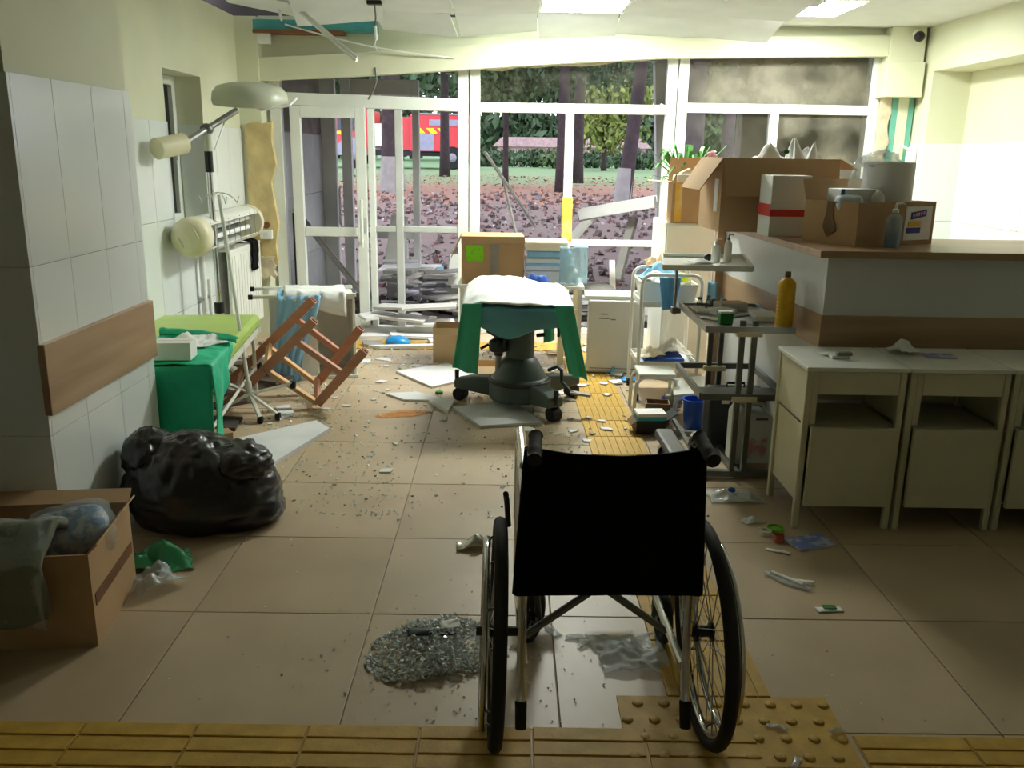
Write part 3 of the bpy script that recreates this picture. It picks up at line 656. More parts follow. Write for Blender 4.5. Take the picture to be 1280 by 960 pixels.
    fk = MB(); fk.bar((0.026, 0, 0), (0.026, -0.03, 0.12), 0.006, 0.02, (1, 0, 0)); fk.bar((-0.026, 0, 0), (-0.026, -0.03, 0.12), 0.006, 0.02, (1, 0, 0)); fk.box((0, -0.03, 0.125), (0.06, 0.03, 0.012)); fk.cyl((0, -0.03, 0.13), (0, -0.03, 0.20), 0.013, n=10)
    fk.build('fork', 'dark_steel', c)
    MB().bar((fx*0.9-0.06*sgn, 0.60, 0.13), (fx*0.9-0.06*sgn, 0.74, 0.16), 0.14, 0.012, (0, 0, 1)).build('footplate', 'black_plastic', wc, bevel=0.003)
# back upholstery: taut at the posts, bowed towards the back and dipping in the middle
def backfn(u, v):
    z = 0.452+(0.845-0.452)*v; half = 0.222-0.022*v
    x = (u-0.5)*2*half; bow = 0.035*(1-(2*u-1)**2)
    z -= (0.018*(1-(2*u-1)**2))*v + 0.006*(1-(2*u-1)**2)*(1-v)*-1
    y = -0.082-0.022*v - bow*0.2 + 0.004*nz((u*6, v*6, 2))
    return (x, y-0.012, z)
MB().grid(backfn, 24, 16).build('back_upholstery', 'black_vinyl', wc, smooth=True, ang=180, solid=0.008)
for sgn in (-1, 1):
    MB().tube([(sgn*(0.222-0.022*v), -0.088-0.022*v, 0.455+0.385*v) for v in (0, .25, .5, .75, 1)], 0.0165, 10).build('back_sleeve', 'black_vinyl', wc, smooth=True, ang=60)
def seatfn(u, v): return ((u-0.5)*0.40, -0.05+0.43*v, 0.498-0.02*(1-(2*u-1)**2))
MB().grid(seatfn, 12, 8).build('seat', 'black_vinyl', wc, smooth=True, ang=180, solid=0.012)
MB().tube([(-0.205, 0.09, 0.225), (0.0, 0.095, 0.375), (0.10, 0.09, 0.44), (0.19, 0.08, 0.478)], 0.0105, 10).build('cross_brace', 'dark_steel', wc, smooth=True)
MB().tube([(0.205, 0.12, 0.225), (0.0, 0.12, 0.375), (-0.10, 0.11, 0.44), (-0.19, 0.1, 0.478)], 0.0105, 10).build('cross_brace', 'dark_steel', wc, smooth=True)
MB().cyl((0, 0.075, 0.375), (0, 0.14, 0.375), 0.008, n=8).build('pivot_bolt', 'steel', wc)

# ================================================================ NEAR LEFT: BIN BAG, BOX, PLASTIC BAGS
mm = M('bin_bag_black', (23, 22, 27), 0.30, var=0.2, bump=0.3, bscale=30, spec=0.7)
def ridged(p, s, o): return 1-abs(nz(p, s, o))*2
bag = MB()
def bagfn(d):
    a = max(0.0, min(1.0, (d.z+0.05)/0.45))                          # taut below, folded and gathered above
    k = 1+0.06*fbm(d, 1.4, 4)
    w = d.x*5.5+d.z*5.0+1.6*nz(d, 2.2, 6)
    k += a*(0.05*abs(sin(w))+0.05*ridged(Vector((d.x*2.4, d.y*2.0, d.z*1.0)), 2.0, 2)+0.02*ridged(d, 6.0, 7)-0.03)
    k += (1-a)*0.018*ridged(Vector((d.x*1.0, d.y, d.z*3)), 2.0, 9)
    return k
bag.ell((0, 0, 0.15), (0.31, 0.25, 0.215), 110, 72, bagfn)
for i, p in enumerate(bag.v):
    x, y, z = p; h = max(0.0, min(1.0, z/0.36)); e = 1.16-0.34*h          # wide at the floor, narrower towards the gathered top
    x = x*e-0.03*h; y = y*e
    if z < 0.13 and x > 0.15: k = (x-0.15)/0.2*(1-z/0.13); x += 0.13*k*k; y -= 0.06*k
    bag.v[i] = (x, y, z)
bag.ell((-0.22, 0.02, 0.27), (0.105, 0.14, 0.105), 48, 32, lambda d: 1+0.14*fbm(d, 2.2, 11)+0.07*ridged(Vector((d.x, d.y*3, d.z)), 3, 3))
bag.ell((0.15, -0.03, 0.25), (0.14, 0.14, 0.085), 48, 32, lambda d: 1+0.16*fbm(d, 2.4, 5)+0.07*ridged(d, 5, 8))
for i, p in enumerate(bag.v):
    x, y, z = p
    if z < 0.012: z = 0.004+0.004*(1+nz((x*9, y*9, 0)))
    if x < -0.33: x = -0.33-(-0.33-x)*0.3
    bag.v[i] = (x, y, z)
bag = bag.build('bin_bag', mm, smooth=True, ang=180, org=(0, 0, 0)); bag.location = (-1.265, 3.48, 0)
tag(bag, 'full black plastic bin bag slumped against the tiled pillar', 'bin bag')
M('film_green', (90, 190, 140), 0.2, var=0.2); 
Mfilm('green_film', (78, 186, 130), 0.75, 0.2); Mfilm('clear_film', (225, 232, 232), 0.42, 0.12, 1.0, 30); Mfilm('clear_film_thin', (225, 232, 230), 0.28, 0.1, 1.0, 30)
def sheet(name, mat, w, d, fn, nu=24, nv=24, solid=0.002, parent=None):
    return MB().grid(lambda u, v: fn((u-0.5)*w, (v-0.5)*d, u, v), nu, nv).build(name, mat, parent, smooth=True, ang=180, solid=solid)
def crumple(name, mat, label, cat, loc, w, d, h, rz=0, seed=0, group=None, s=9.0, n=24, jag=0.25):
    """a loosely crumpled sheet lying on a surface"""
    def fn(x, y, u, v):
        e = 1-jag*abs(nz((u*3, v*3, seed+2)))
        z = h*(0.5+0.9*fbm((x, y, seed), s, seed)); z *= 0.35+0.65*sin(pi*u)*sin(pi*v)
        return (x*e+0.2*w*nz((x*5, y*5, seed+7)), y*e+0.2*d*nz((x*5, y*5, seed+3)), max(0.002, z))
    o = sheet(name, mat, w, d, fn, n, n); o.location = loc; o.rotation_euler = (0, 0, rz)
    return tag(o, label, cat, group)
crumple('plastic_bag', 'green_film', 'crumpled translucent green plastic bag tucked under the black bin bag', 'plastic bag', (-1.30, 3.02, 0), 0.24, 0.20, 0.10, 0.3, 3)
crumple('plastic_wrap', 'clear_film', 'crumpled clear plastic wrap on floor between cardboard box and bin bag', 'plastic wrap', (-1.255, 2.86, 0), 0.20, 0.17, 0.10, 0.9, 9)

def open_box(t, w, d, h, th=0.006, mat='cardboard'):
    b = MB(); b.b2((0, 0, 0), (w, d, th)); b.b2((0, 0, th), (w, th, h)); b.b2((0, d-th, th), (w, d, h)); b.b2((0, th, th), (th, d-th, h)); b.b2((w-th, th, th), (w, d-th, h))
    return b.build('carton', mat, t)
def flap(t, p, q, out, L, mat='cardboard', th=0.005, name='flap'):
    """a flap hinged on the edge p-q reaching L along the direction out"""
    p, q, o_ = Vector(p), Vector(q), Vector(out).normalized()*L; i = (q-p)*0.02
    n = (q-p).cross(o_).normalized()*th; V = [p, q, q+o_-i, p+o_+i]
    return MB().add([v-n*.5 for v in V]+[v+n*.5 for v in V], ((3,2,1,0),(4,5,6,7),(0,1,5,4),(1,2,6,5),(2,3,7,6),(3,0,4,7))).build(name, mat, t)
bx = thing('cardboard_box', 'open brown cardboard box filled with wrapped textiles beside the pillar', 'box', (-1.90, 2.38, 0), (0, 0, R(7)))
open_box(bx, 0.64, 0.42, 0.31, mat='cardboard')
flap(bx, (0.637, 0.0, 0.31), (0.637, 0.42, 0.31), (0.10, 0.0, 0.1), 0.04, 'cardboard')
flap(bx, (0, 0.418, 0.31), (0.64, 0.418, 0.31), (0, 0.5, 0.1), 0.09, 'cardboard')
MB().b2((0.641, 0.02, 0.13), (0.6425, 0.40, 0.17)).build('printed_stripe', 'rust_wood', bx)
M('textile_olive', (126, 130, 112), 0.85, var=0.15, scale=8, bump=0.4, bscale=80); M('textile_blue', (118, 158, 206), 0.8, var=0.2, c2=(216, 224, 230), thresh=0.5, scale=30)
def pack(name, mat, film, label, loc, dims, rot, seed):
    t = thing(name, label, 'textile pack', loc, rot)
    w, d, h = dims
    def k(dv): return 1+0.08*fbm(dv, 2, seed)
    def sq(dv):
        a = 0.5; r = (abs(dv.x)**4+abs(dv.y)**4+abs(dv.z)**4)**-0.25; return r*k(dv)
    MB().ell((0, 0, 0), (w/2, d/2, h/2), 32, 20, sq).build('textile', mat, t, smooth=True, ang=180)
    MB().ell((0, 0, 0), (w/2+0.015, d/2+0.012, h/2+0.012), 40, 28, lambda dv: sq(dv)*(1+0.06*ridged(dv, 4, seed+3))).build('film_wrap', film, t, smooth=True, ang=180)
    return t
def overhang(label, mat, x0, x1, inn, drop, th, seed, zt=0.325):
    """a wrapped textile lying in the box and folded down over its front edge"""
    t = thing('wrapped_textile', label, 'textile pack', bx.location, bx.rotation_euler)
    def mk(off, amp, sd):
        def fn(u, v):
            x = x0+(x1-x0)*u+0.02*nz((u*3, v*3, sd)); s = v*(inn+0.05+drop)
            if s < inn: y = inn-s; z = zt+off+0.035*sin(pi*min(1, s/inn)*0.9)+amp*fbm((u*4, v*5, sd), 1, sd)
            elif s < inn+0.05: k = (s-inn)/0.05*pi/2; y = -0.03*sin(k)-off*sin(k); z = zt-0.03*(1-cos(k))+off*cos(k)+amp*fbm((u*4, v*5, sd), 1, sd)*0.5
            else: y = -0.03-off-0.012*sin(u*7+sd)-amp*abs(fbm((u*4, v*5, sd), 1, sd)); z = zt-0.03-(s-inn-0.05)*(1-0.12*sin(u*5+sd))
            return (x, y, z)
        return fn
    MB().grid(mk(0.016, 0.012, seed), 26, 30).build('textile', mat, t, smooth=True, ang=180, solid=th)
    MB().grid(mk(0.038, 0.02, seed+4), 30, 34).build('film_wrap', 'clear_film_thin', t, smooth=True, ang=180, solid=0.002)
    return t
overhang('olive grey textile pack in clear film folded over the box front edge', 'textile_olive', 0.21, 0.53, 0.17, 0.17, 0.03, 2)
pack('wrapped_textile', 'textile_blue', 'clear_film_thin', 'blue and white patterned textile pack lying in the brown box', (-1.42, 2.66, 0.29), (0.24, 0.16, 0.12), (R(20), R(-10), R(12)), 5)

# ================================================================ LEFT SIDE: COUCH, STOOL, LAMP, DRIP STAND, CABINET
M('lime_vinyl', (176, 202, 104), 0.4, var=0.05); Mfilm('drape_teal', (40, 198, 156), 0.96, 0.5, 0.4, 20); M('drape_green', (36, 196, 150), 0.55, var=0.12, scale=6, bump=0.4, bscale=25)
co = thing('exam_couch', 'lime green padded examination couch on thin metal frame along left wall', 'couch', (-1.40, 4.02, 0), (0, 0, R(6.5)))
cw, cl_ = 0.60, 1.50
MB().b2((-cw, 0.0, 0.42), (0, cl_, 0.50)).build('pad', 'lime_vinyl', co, bevel=0.025)
fr_ = MB()
fr_.bar((-cw+.02, 0, 0.40), (-cw+.02, cl_, 0.40), .025, .03); fr_.bar((-.02, 0, 0.40), (-.02, cl_, 0.40), .025, .03); fr_.bar((-cw, cl_-.02, 0.40), (0, cl_-.02, 0.40), .025, .03); fr_.bar((-cw, .02, 0.40), (0, .02, 0.40), .025, .03)
fr_.build('frame', 'white_enamel', co)
for x in (-cw+.03, -.03):
    for y in (.1, cl_-.12): MB().tube([(x, y, 0), (x, y, 0.40)], 0.012, 8).build('leg', 'white_enamel', co, smooth=True)
MB().tube([(-.03, .1, .18), (-.03, cl_-.12, .18)], 0.009, 8).build('stretcher', 'white_enamel', co)
# green drape over the couch, hanging down its side
dr_ = thing('surgical_drape', 'bright green surgical drape spread over the lime couch and hanging to floor', 'drape', (-1.41, 4.03, 0), (0, 0, R(6.5)))
def drapefn(u, v):
    y = 0.02+v*(0.74-0.25*u*u)+0.03*nz((u*4, v*4, 1)); L = 0.40+0.46*u*0
    s = u*(0.40+0.06+0.42*(1-v)**1.3)
    if s < 0.40: x = -0.40+s; z = 0.512+0.014*fbm((u*6, v*6, 3), 1, 2)+0.01
    elif s < 0.46: a = (s-0.40)/0.06*pi/2; x = 0.018*sin(a)+0.02*(s-.4); z = 0.512-0.02*(1-cos(a))+0.008
    else: x = 0.022+0.035*sin(v*13)*(s-.46)+0.02*nz((u*5, v*6, 9)); z = 0.495-(s-0.46)
    return (x, y, max(0.004, z))
MB().grid(drapefn, 36, 36).build('cloth', 'drape_green', dr_, smooth=True, ang=180, solid=0.003)
def endfn(u, v): return (-cw+0.03+cw*u*(1-0.03*v), -0.03-0.02*sin(u*14)*v-0.01*v, 0.525-0.50*v+0.02*sin(u*9)*v)
MB().grid(endfn, 30, 20).build('end_fall', 'drape_green', dr_, smooth=True, ang=180, solid=0.003)
def hemfn(u, v):
    a = u*pi*1.25; r = 0.02+0.008*nz((v*8, u*2, 4))
    return (-0.40+0.42*v-0.03*sin(v*5), 0.74-0.24*v*v+r*cos(a)-0.01, 0.52+0.02+r*sin(a))
MB().grid(hemfn, 10, 24).build('rolled_hem', 'drape_green', dr_, smooth=True, ang=180, solid=0.003)
crumple('paper_sheet', 'cloth_white', 'white paper sheet crumpled over the green drape on the couch', 'paper', (-1.63, 4.50, 0.525), 0.36, 0.22, 0.05, 0.5, 4)
wb_ = thing('white_carton', 'small white carton lying on the green drape next to the pillar', 'box', (-1.60, 4.14, 0.531), (0, 0, R(5)))
MB().b2((-0.09, -0.06, 0), (0.09, 0.06, 0.085)).build('carton', 'paper_white', wb_, bevel=0.003)
MB().b2((-0.09, -0.0015, 0.0845), (0.09, 0.0015, 0.0862)).build('tape_seam', 'off_white', wb_)

# upturned wooden chair frame
Mwood('wood_brown', (206, 150, 122), (188, 130, 104), 2.5, 0.5, 0, 8); M('wood_pale', (220, 176, 126), 0.6, var=0.1); M('wood_end', (110, 76, 58), 0.7)
ch = thing('wooden_chair', 'seatless brown wooden chair lying upturned with legs in the air', 'chair', (-1.21, 5.10, 0))
def P2(x, z, y): return (x+1.2, y, z)
for y, dx, dz in ((0.0, 0.0, -0.02), (0.33, -0.075, 0.05)):
    bf, bs, bt = (-1.125+dx, 0.56+dz), (-1.43+dx, 0.262+dz), (-1.665+dx, 0.032 if y == 0 else 0.085)
    ff, fs = (-0.835+dx, 0.385+dz), (-1.125+dx, 0.045+dz*0.5)
    MB().bar(P2(*bf, y), P2(*bs, y), 0.055, 0.06, (0, 1, 0)).build('leg', 'wood_brown', ch, bevel=0.004)
    MB().bar(P2(*bs, y), P2(*bt, y), 0.055, 0.06, (0, 1, 0)).build('back_post', 'wood_brown', ch, bevel=0.004)
    MB().bar(P2(*ff, y), P2(*fs, y), 0.055, 0.06, (0, 1, 0)).build('leg', 'wood_brown', ch, bevel=0.004)
    k = 0.40; k2 = 0.45
    a_ = (bf[0]+(bs[0]-bf[0])*k, bf[1]+(bs[1]-bf[1])*k); b_ = (ff[0]+(fs[0]-ff[0])*k2, ff[1]+(fs[1]-ff[1])*k2)
    MB().bar(P2(*a_, y), P2(*b_, y), 0.035, 0.045, (0, 1, 0)).build('stretcher', 'wood_brown', ch, bevel=0.003)
    MB().bar(P2(*bs, y), P2(*fs, y), 0.024, 0.05, (0, 1, 0)).build('seat_rail', 'wood_pale', ch, bevel=0.003)
    for e_ in (bf, ff): MB().box(P2(e_[0]+.002, e_[1]+.002, y), (0.042, 0.042, 0.006), (0, R(39), 0)).build('leg_end', 'wood_end', ch)
for (x, z) in ((-1.13, 0.05), (-1.42, 0.27), (-1.60, 0.10)): MB().bar((x+1.2, 0.0, z), (x+1.2-0.07, 0.33, z+0.05), 0.022, 0.045, (0.6, 0, 0.8)).build('cross_rail', 'wood_pale' if z > .2 else 'wood_brown', ch, bevel=0.003)

# drip stand with star base
iv = thing('drip_stand', 'white drip stand with star base and black castors leaning behind upturned chair', 'drip stand', (-1.475, 4.88, 0))
hub = Vector((0.0, 0.0, 0.15)); topv = Vector((-0.19, 0.28, 1.25))
MB().tube([hub, topv], 0.0115, 10).build('pole', 'white_enamel', iv, smooth=True)
MB().cyl(hub-Vector((0, 0, .05)), hub+Vector((-.012, 0.015, .07)), 0.02, n=12).build('hub', 'white_enamel', iv, smooth=True)
for e_ in ((-0.22, 0.22, 0.16), (-0.25, -0.16, 0.035), (0.075, -0.08, 0.03), (0.215, 0.14, 0.18), (0.16, -0.02, 0.035)):
    lg = MB().bar(hub, e_, 0.022, 0.014).build('leg', 'white_enamel', iv, bevel=0.003)
    cst = MB().cyl((e_[0]-.013, e_[1], e_[2]-.012), (e_[0]+.013, e_[1], e_[2]-.012), 0.022, n=14); cst.build('castor', 'black_rubber', lg, smooth=True)
for s_, dy in ((-1, 0), (1, 0), (-0.6, .08), (0.6, -.08)):
    hk = [topv+Vector((s_*0.10*sin(a), dy*sin(a), 0.035*cos(a*1.5)-0.02)) for a in [k*pi/2/8 for k in range(9)]]; hk.append(hk[-1]+Vector((s_*0.015, 0, 0.04)))
    MB().tube(hk, 0.0035, 6).build('hook', 'white_enamel', iv, smooth=True)

# mobile examination lamp
M('lamp_shell', (196, 200, 182), 0.35, var=0.04); M('lamp_inner', (214, 220, 214), 0.2)
lp = thing('operating_lamp', 'mobile operating lamp with round shade on a chrome pole and counterweight arm', 'lamp', (-1.92, 5.80, 0))
MB().tube([(0, 0, 0.10), (0, 0, 0.45)], 0.028, 14).build('pole_sleeve', 'white_enamel', lp, smooth=True)
MB().tube([(0, 0, 0.45), (0, 0, 0.52)], 0.032, 14).build('collar', 'black_plastic', lp, smooth=True)
MB().tube([(0, 0, 0.52), (0, 0, 1.60)], 0.017, 12).build('pole', 'chrome', lp, smooth=True)
MB().tube([(0, 0, 1.36), (0, 0, 1.49)], 0.026, 12).build('clamp', 'black_plastic', lp, smooth=True)
MB().tube([(0, 0, 1.49), (0, 0, 1.60)], 0.027, 12).build('upper_sleeve', 'lamp_shell', lp, smooth=True)
MB().ell((0, 0, 1.625), (0.042, 0.042, 0.036), 16, 10).build('joint', 'dark_steel', lp, smooth=True)
cwt = MB().tube([(-0.145, -0.47, 1.50), (-0.045, -0.30, 1.535)], 0.062, 20).build('counterweight', 'cream_plastic', lp, smooth=True)
MB().tube([(-0.045, -0.30, 1.535), (0.0, 0, 1.625), (0.13, 0.22, 1.75)], 0.02, 12).build('arm', 'steel', lp, smooth=True)
sh = MB().lathe([(0.0, 0.115), (0.12, 0.112), (0.205, 0.09), (0.238, 0.05), (0.245, 0.0), (0.238, -0.03), (0.225, -0.032), (0.225, 0.0), (0.17, 0.045), (0.0, 0.06)], 40, (0, 0, 0)).build('shade', 'lamp_shell', lp, smooth=True, ang=50); sh.location = (0.20, 0.30, 1.815); sh.rotation_euler = (R(6), R(2), 0)
MB().lathe([(0.0, -0.005), (0.215, -0.008), (0.218, -0.002), (0.0, 0.0)], 36).build('lens', 'lamp_inner', sh, smooth=True)
MB().lathe([(0.0, -0.04), (0.07, -0.03), (0.08, -0.01), (0.0, -0.006)], 20).build('reflector_cap', 'steel', sh, smooth=True)
MB().tube([(0.10, -0.20, -0.045), (0.28, -0.10, -0.01), (0.30, 0.02, 0.03)], 0.009, 8).build('grab_rail', 'white_enamel', sh, smooth=True)
MB().tube([(0.08, 0.14, 1.70), (0.07, 0.05, 1.60), (0.04, 0, 1.5)], 0.005, 6).build('cable', 'white_enamel', lp, smooth=True)
for k in range(4):
    a = pi/4+k*pi/2; lg = MB().bar((0, 0, 0.11), (0.26*cos(a), 0.26*sin(a), 0.075), 0.035, 0.03).build('base_leg', 'white_enamel', lp, bevel=0.005)
    MB().cyl((0.26*cos(a)-.015, 0.26*sin(a), 0.035), (0.26*cos(a)+.015, 0.26*sin(a), 0.035), 0.035, n=14).build('castor', 'black_rubber', lg, smooth=True)

# germicidal lamp in front of the wall
M('smoke_glass', (120, 130, 128), 0.15, var=0.25, scale=5)
uv = thing('germicidal_lamp', 'cream cased germicidal tube lamp with round end caps on left wall', 'lamp', (-1.995, 6.2, 0.97), (R(0.5), 0, R(0)))
L_ = 0.60
for y, r_ in ((-L_, 0.125), (L_, 0.125)):
    s = -1 if y < 0 else 1
    e_ = MB().lathe([(0.0, 0.075), (0.07, 0.07), (0.11, 0.05), (0.127, 0.015), (0.127, -0.05), (0.0, -0.05)], 28, (0, y, 0), rotm((pi/2 if y < 0 else -pi/2, 0, 0))).build('end_cap', 'cream_plastic', uv, smooth=True, ang=50)
    for k in range(3):
        MB().box((-0.05+0.05*k, y+s*0.072, 0.03*(k-1)), (0.012, 0.01, 0.07), (0, R(-25), 0)).build('vent_rib', 'cream_plastic', e_)
bk = MB()
def caseprof(a0, a1, n=10): return [(0.122*cos(R(a0+(a1-a0)*k/n)), 0.122*sin(R(a0+(a1-a0)*k/n))) for k in range(n+1)]
for a0, a1 in ((35, 200), (200, 320)):
    pr_ = caseprof(a0, a1); inner = [(x*0.94, z*0.94) for x, z in reversed(pr_)]
    bk.prism(pr_+inner, -L_+0.05, L_-0.05, lambda a_, b_, c_: (a_, c_, b_))
bk.build('casing', 'white_enamel', uv, smooth=True)
for z in (0.035, -0.035): MB().cyl((0.02, -L_+.05, z), (0.02, L_-.05, z), 0.017, n=12).build('tube', 'paper_white', uv, smooth=True)
MB().b2((-0.06, -L_+.05, -0.08), (-0.05, L_-.05, 0.08)).build('reflector', 'smoke_glass', uv)
for k in range(9): MB().b2((0.09, -L_+0.09+0.125*k, -0.085), (0.094, -L_+0.094+0.125*k, 0.085)).build('grille_wire', 'steel', uv)
for y in (-0.35, 0.35): MB().b2((-0.16, y-0.02, -0.04), (-0.11, y+0.02, 0.04)).build('wall_bracket', 'white_enamel', uv)

# radiator below, black cloth on it
rd = thing('radiator', 'white panel radiator on left wall near the glazed end', 'radiator', (XL+0.012, 6.42, 0.16))
MB().b2((0.0, 0, 0.0), (0.03, 0.80, 0.62)).build('rear_panel', 'white_enamel', rd, bevel=0.006)
MB().b2((0.09, 0, 0.0), (0.115, 0.80, 0.62)).build('front_panel', 'white_enamel', rd, bevel=0.006)
for k in range(11): MB().b2((0.115, 0.045+0.07*k, 0.04), (0.1185, 0.075+0.07*k, 0.58)).build('rib', 'white_enamel', rd)
MB().b2((0.0, 0.0, 0.62), (0.115, 0.80, 0.632)).build('top_grille', 'white_enamel', rd)
for y in (0.08, 0.7): MB().cyl((0.06, y, -0.16), (0.06, y, 0.0), 0.012, n=8).build('pipe', 'white_enamel', rd, smooth=True)
def blk(u, v):
    s = u*0.34; y = 0.50+0.16*v+0.02*sin(u*5)
    if s < 0.13: return (-0.0+s, y, 0.640+0.02*sin(pi*s/.13)+0.006*nz((u*6, v*6, 1)))
    return (0.134+0.012*nz((u*6, v*5, 4)), y+0.06*(s-.13), 0.635-(s-0.13))
bc = MB().grid(blk, 22, 10).build('black_cloth', 'black_vinyl', smooth=True, ang=180, solid=0.01); bc.location = (XL+0.012, 6.42, 0.16); tag(bc, 'black cloth strap draped over the top of the white radiator', 'cloth')
pi_ = thing('wall_pipe', 'white vertical heating pipe on left wall beside radiator', 'pipe', (XL+0.05, 6.05, 0))
MB().cyl((0, 0, 0), (0, 0, 0.82), 0.02, n=12).build('riser', 'white_enamel', pi_, smooth=True); MB().cyl((0, 0.12, 0), (0, 0.12, 0.62), 0.014, n=12).build('return_pipe', 'white_enamel', pi_, smooth=True)
MB().box((-0.02, 0.06, 0.5), (0.05, 0.16, 0.02)).build('pipe_clip', 'steel', pi_)
so = thing('wall_socket', 'white wall socket dangling from the torn yellow plaster', 'socket', (-1.975, 7.235, 0.80))
MB().b2((-0.05, 0, 0), (0.05, 0.035, 0.075)).build('plate', 'white_enamel', so, bevel=0.006); MB().cyl((0, -0.004, 0.038), (0, 0.01, 0.038), 0.022, n=16).build('socket_well', 'off_white', so)
MB().cyl((0.0, 0.02, 0.11), (0.0, 0.033, 0.11), 0.028, n=14).build('cable_hole', 'rust_wood', so)

# white cabinet tipped on its side
cb = thing('bedside_cabinet', 'white bedside cabinet tipped on its side with open front and leg ends showing', 'cabinet', (-1.575, 5.74, 0), (0, 0, R(14)))
W_, Dp, Hh, t_ = 0.56, 0.36, 0.56, 0.018
c_ = MB(); c_.b2((0, 0, 0), (W_, Dp, t_)); c_.b2((0, 0, Hh-t_), (W_, Dp, Hh)); c_.b2((0, 0, t_), (t_, Dp, Hh-t_)); c_.b2((W_-t_, 0, t_), (W_, Dp, Hh-t_)); c_.b2((t_, Dp-t_, t_), (W_-t_, Dp, Hh-t_))
c_.build('carcass', 'white_enamel', cb, bevel=0.002)
MB().b2((0.30, 0.02, t_), (0.312, Dp-t_, Hh-t_)).build('shelf', 'white_enamel', cb)
MB().b2((t_, 0.004, t_), (0.30, 0.018, Hh-t_)).build('door', 'white_enamel', cb, bevel=0.002)
for y in (0.0, Dp):
    for z in (Hh+0.012, 0.012) if y == 0 else (Hh+0.012,):
        lg = MB().bar((-0.10, y, z), (W_+0.01, y, z), 0.024, 0.024).build('leg', 'white_enamel', cb, bevel=0.004); MB().box((-0.112, y, z), (0.03, 0.03, 0.03)).build('foot', 'black_rubber', lg, bevel=0.004)
M('drape_blue', (146, 200, 238), 0.7, var=0.15, scale=5, bump=0.3, bscale=30)
def bl(u, v):
    x = 0.06+0.20*v+0.06*(1-u)*v; s = u*0.80
    if s < 0.18: return (x, 0.18-s, Hh+0.03+0.01*nz((u*7, v*7, 3)))
    fold = 0.022*sin(v*14+u*3)+0.015*nz((u*4, v*6, 8))
    return (x-0.10*(s-.18)+0.03*sin(u*6)*v, -0.03-abs(fold)-0.01, max(0.004, Hh+0.025-(s-0.18)))
bd = MB().grid(bl, 30, 26).build('blue_drape', 'drape_blue', smooth=True, ang=180, solid=0.003); bd.location = cb.location; bd.rotation_euler = cb.rotation_euler; tag(bd, 'pale blue drape hanging down the tipped white cabinet', 'drape')
def wt(u, v):
    x = 0.10+0.40*u; y = 0.26-0.30*v-0.05*u
    z = Hh+0.042+0.012*fbm((u*3, v*3, 4), 1, 2)
    if y < -0.02: z -= (-0.02-y)*2.4; y = -0.02-(-0.02-y)*0.35-0.02
    return (x, y, z)
ws = MB().grid(wt, 22, 18).build('white_sheet', 'cloth_white', smooth=True, ang=180, solid=0.006); ws.location = cb.location; ws.rotation_euler = cb.rotation_euler; tag(ws, 'folded white sheet lying across the tipped cabinet', 'sheet')
# ================================================================ CENTRE: OPERATING TABLE
M('machine_green', (70, 84, 80), 0.45, var=0.15, scale=6); M('machine_dark', (40, 44, 42), 0.5, var=0.2); M('cover_teal', (92, 158, 172), 0.6, var=0.12, scale=4, bump=0.3, bscale=30); M('cord_grey', (168, 160, 150), 0.7)
ot = thing('operating_table', 'old green cast-iron operating table pedestal with padded top', 'operating table', (0.075, 5.2, 0))
MB().lathe([(0.175, 0.06), (0.185, 0.075), (0.185, 0.17), (0.175, 0.19), (0.16, 0.20), (0.15, 0.225), (0.115, 0.29), (0.10, 0.31), (0.088, 0.32), (0.085, 0.50), (0.10, 0.54), (0.14, 0.56)], 40).build('column', 'machine_green', ot, smooth=True, ang=30)
MB().lathe([(0.186, 0.165), (0.192, 0.17), (0.192, 0.185), (0.186, 0.19)], 40).build('base_ring', 'machine_dark', ot, smooth=True)
for e_, w in (((-0.39, 0.16), 0.10), ((0.21, -0.30), 0.11), ((0.36, 0.28), 0.10)):
    a = math.atan2(e_[1], e_[0]); L_ = math.hypot(*e_)
    ft_ = MB().prism([(0.10, 0.055), (L_, 0.085), (L_, 0.14), (0.30, 0.17), (0.12, 0.185)], -w/2, w/2, lambda x, z, y: (x*cos(a)-y*sin(a), x*sin(a)+y*cos(a), z)).build('foot', 'machine_green', ot, bevel=0.012)
    cx, cy = e_[0]*0.94, e_[1]*0.94
    MB().cyl((cx-.03*sin(a), cy+.03*cos(a), 0.042), (cx+.03*sin(a), cy-.03*cos(a), 0.042), 0.042, n=20).build('castor', 'black_rubber', ft_, smooth=True)
    MB().cyl((e_[0], e_[1], 0.10), (e_[0], e_[1], 0.19), 0.014, n=10).build('levelling_screw', 'machine_dark', ft_, smooth=True)
pd_ = MB().tube([(0.17, -0.10, 0.26), (0.22, -0.13, 0.29), (0.245, -0.14, 0.27), (0.25, -0.14, 0.20), (0.30, -0.17, 0.15), (0.33, -0.19, 0.14)], 0.011, 8).build('pedal', 'machine_dark', ot, smooth=True)
MB().bar((0.30, -0.17, 0.145), (0.42, -0.20, 0.135), 0.05, 0.015).build('pedal_plate', 'cord_grey', pd_, bevel=0.004)
gr_ = MB().cyl((-0.13, -0.02, 0.33), (-0.13, -0.02, 0.56), 0.028, n=14).build('gear_shaft', 'machine_dark', ot, smooth=True)
MB().lathe([(0.03, -0.04), (0.055, -0.03), (0.06, 0.0), (0.055, 0.03), (0.03, 0.045)], 18, (-0.13, -0.03, 0.39)).build('gear_housing', 'machine_dark', gr_, smooth=True)
for p_, q_ in (((-0.19, -0.05, 0.40), (-0.235, -0.07, 0.38)), ((-0.15, -0.07, 0.46), (-0.20, -0.08, 0.49)), ((-0.09, -0.07, 0.45), (-0.10, -0.09, 0.40)), ((-0.13, -0.08, 0.43), (-0.14, -0.10, 0.39))): MB().cyl(p_, q_, 0.009, n=8).build('lever', 'machine_dark', gr_)
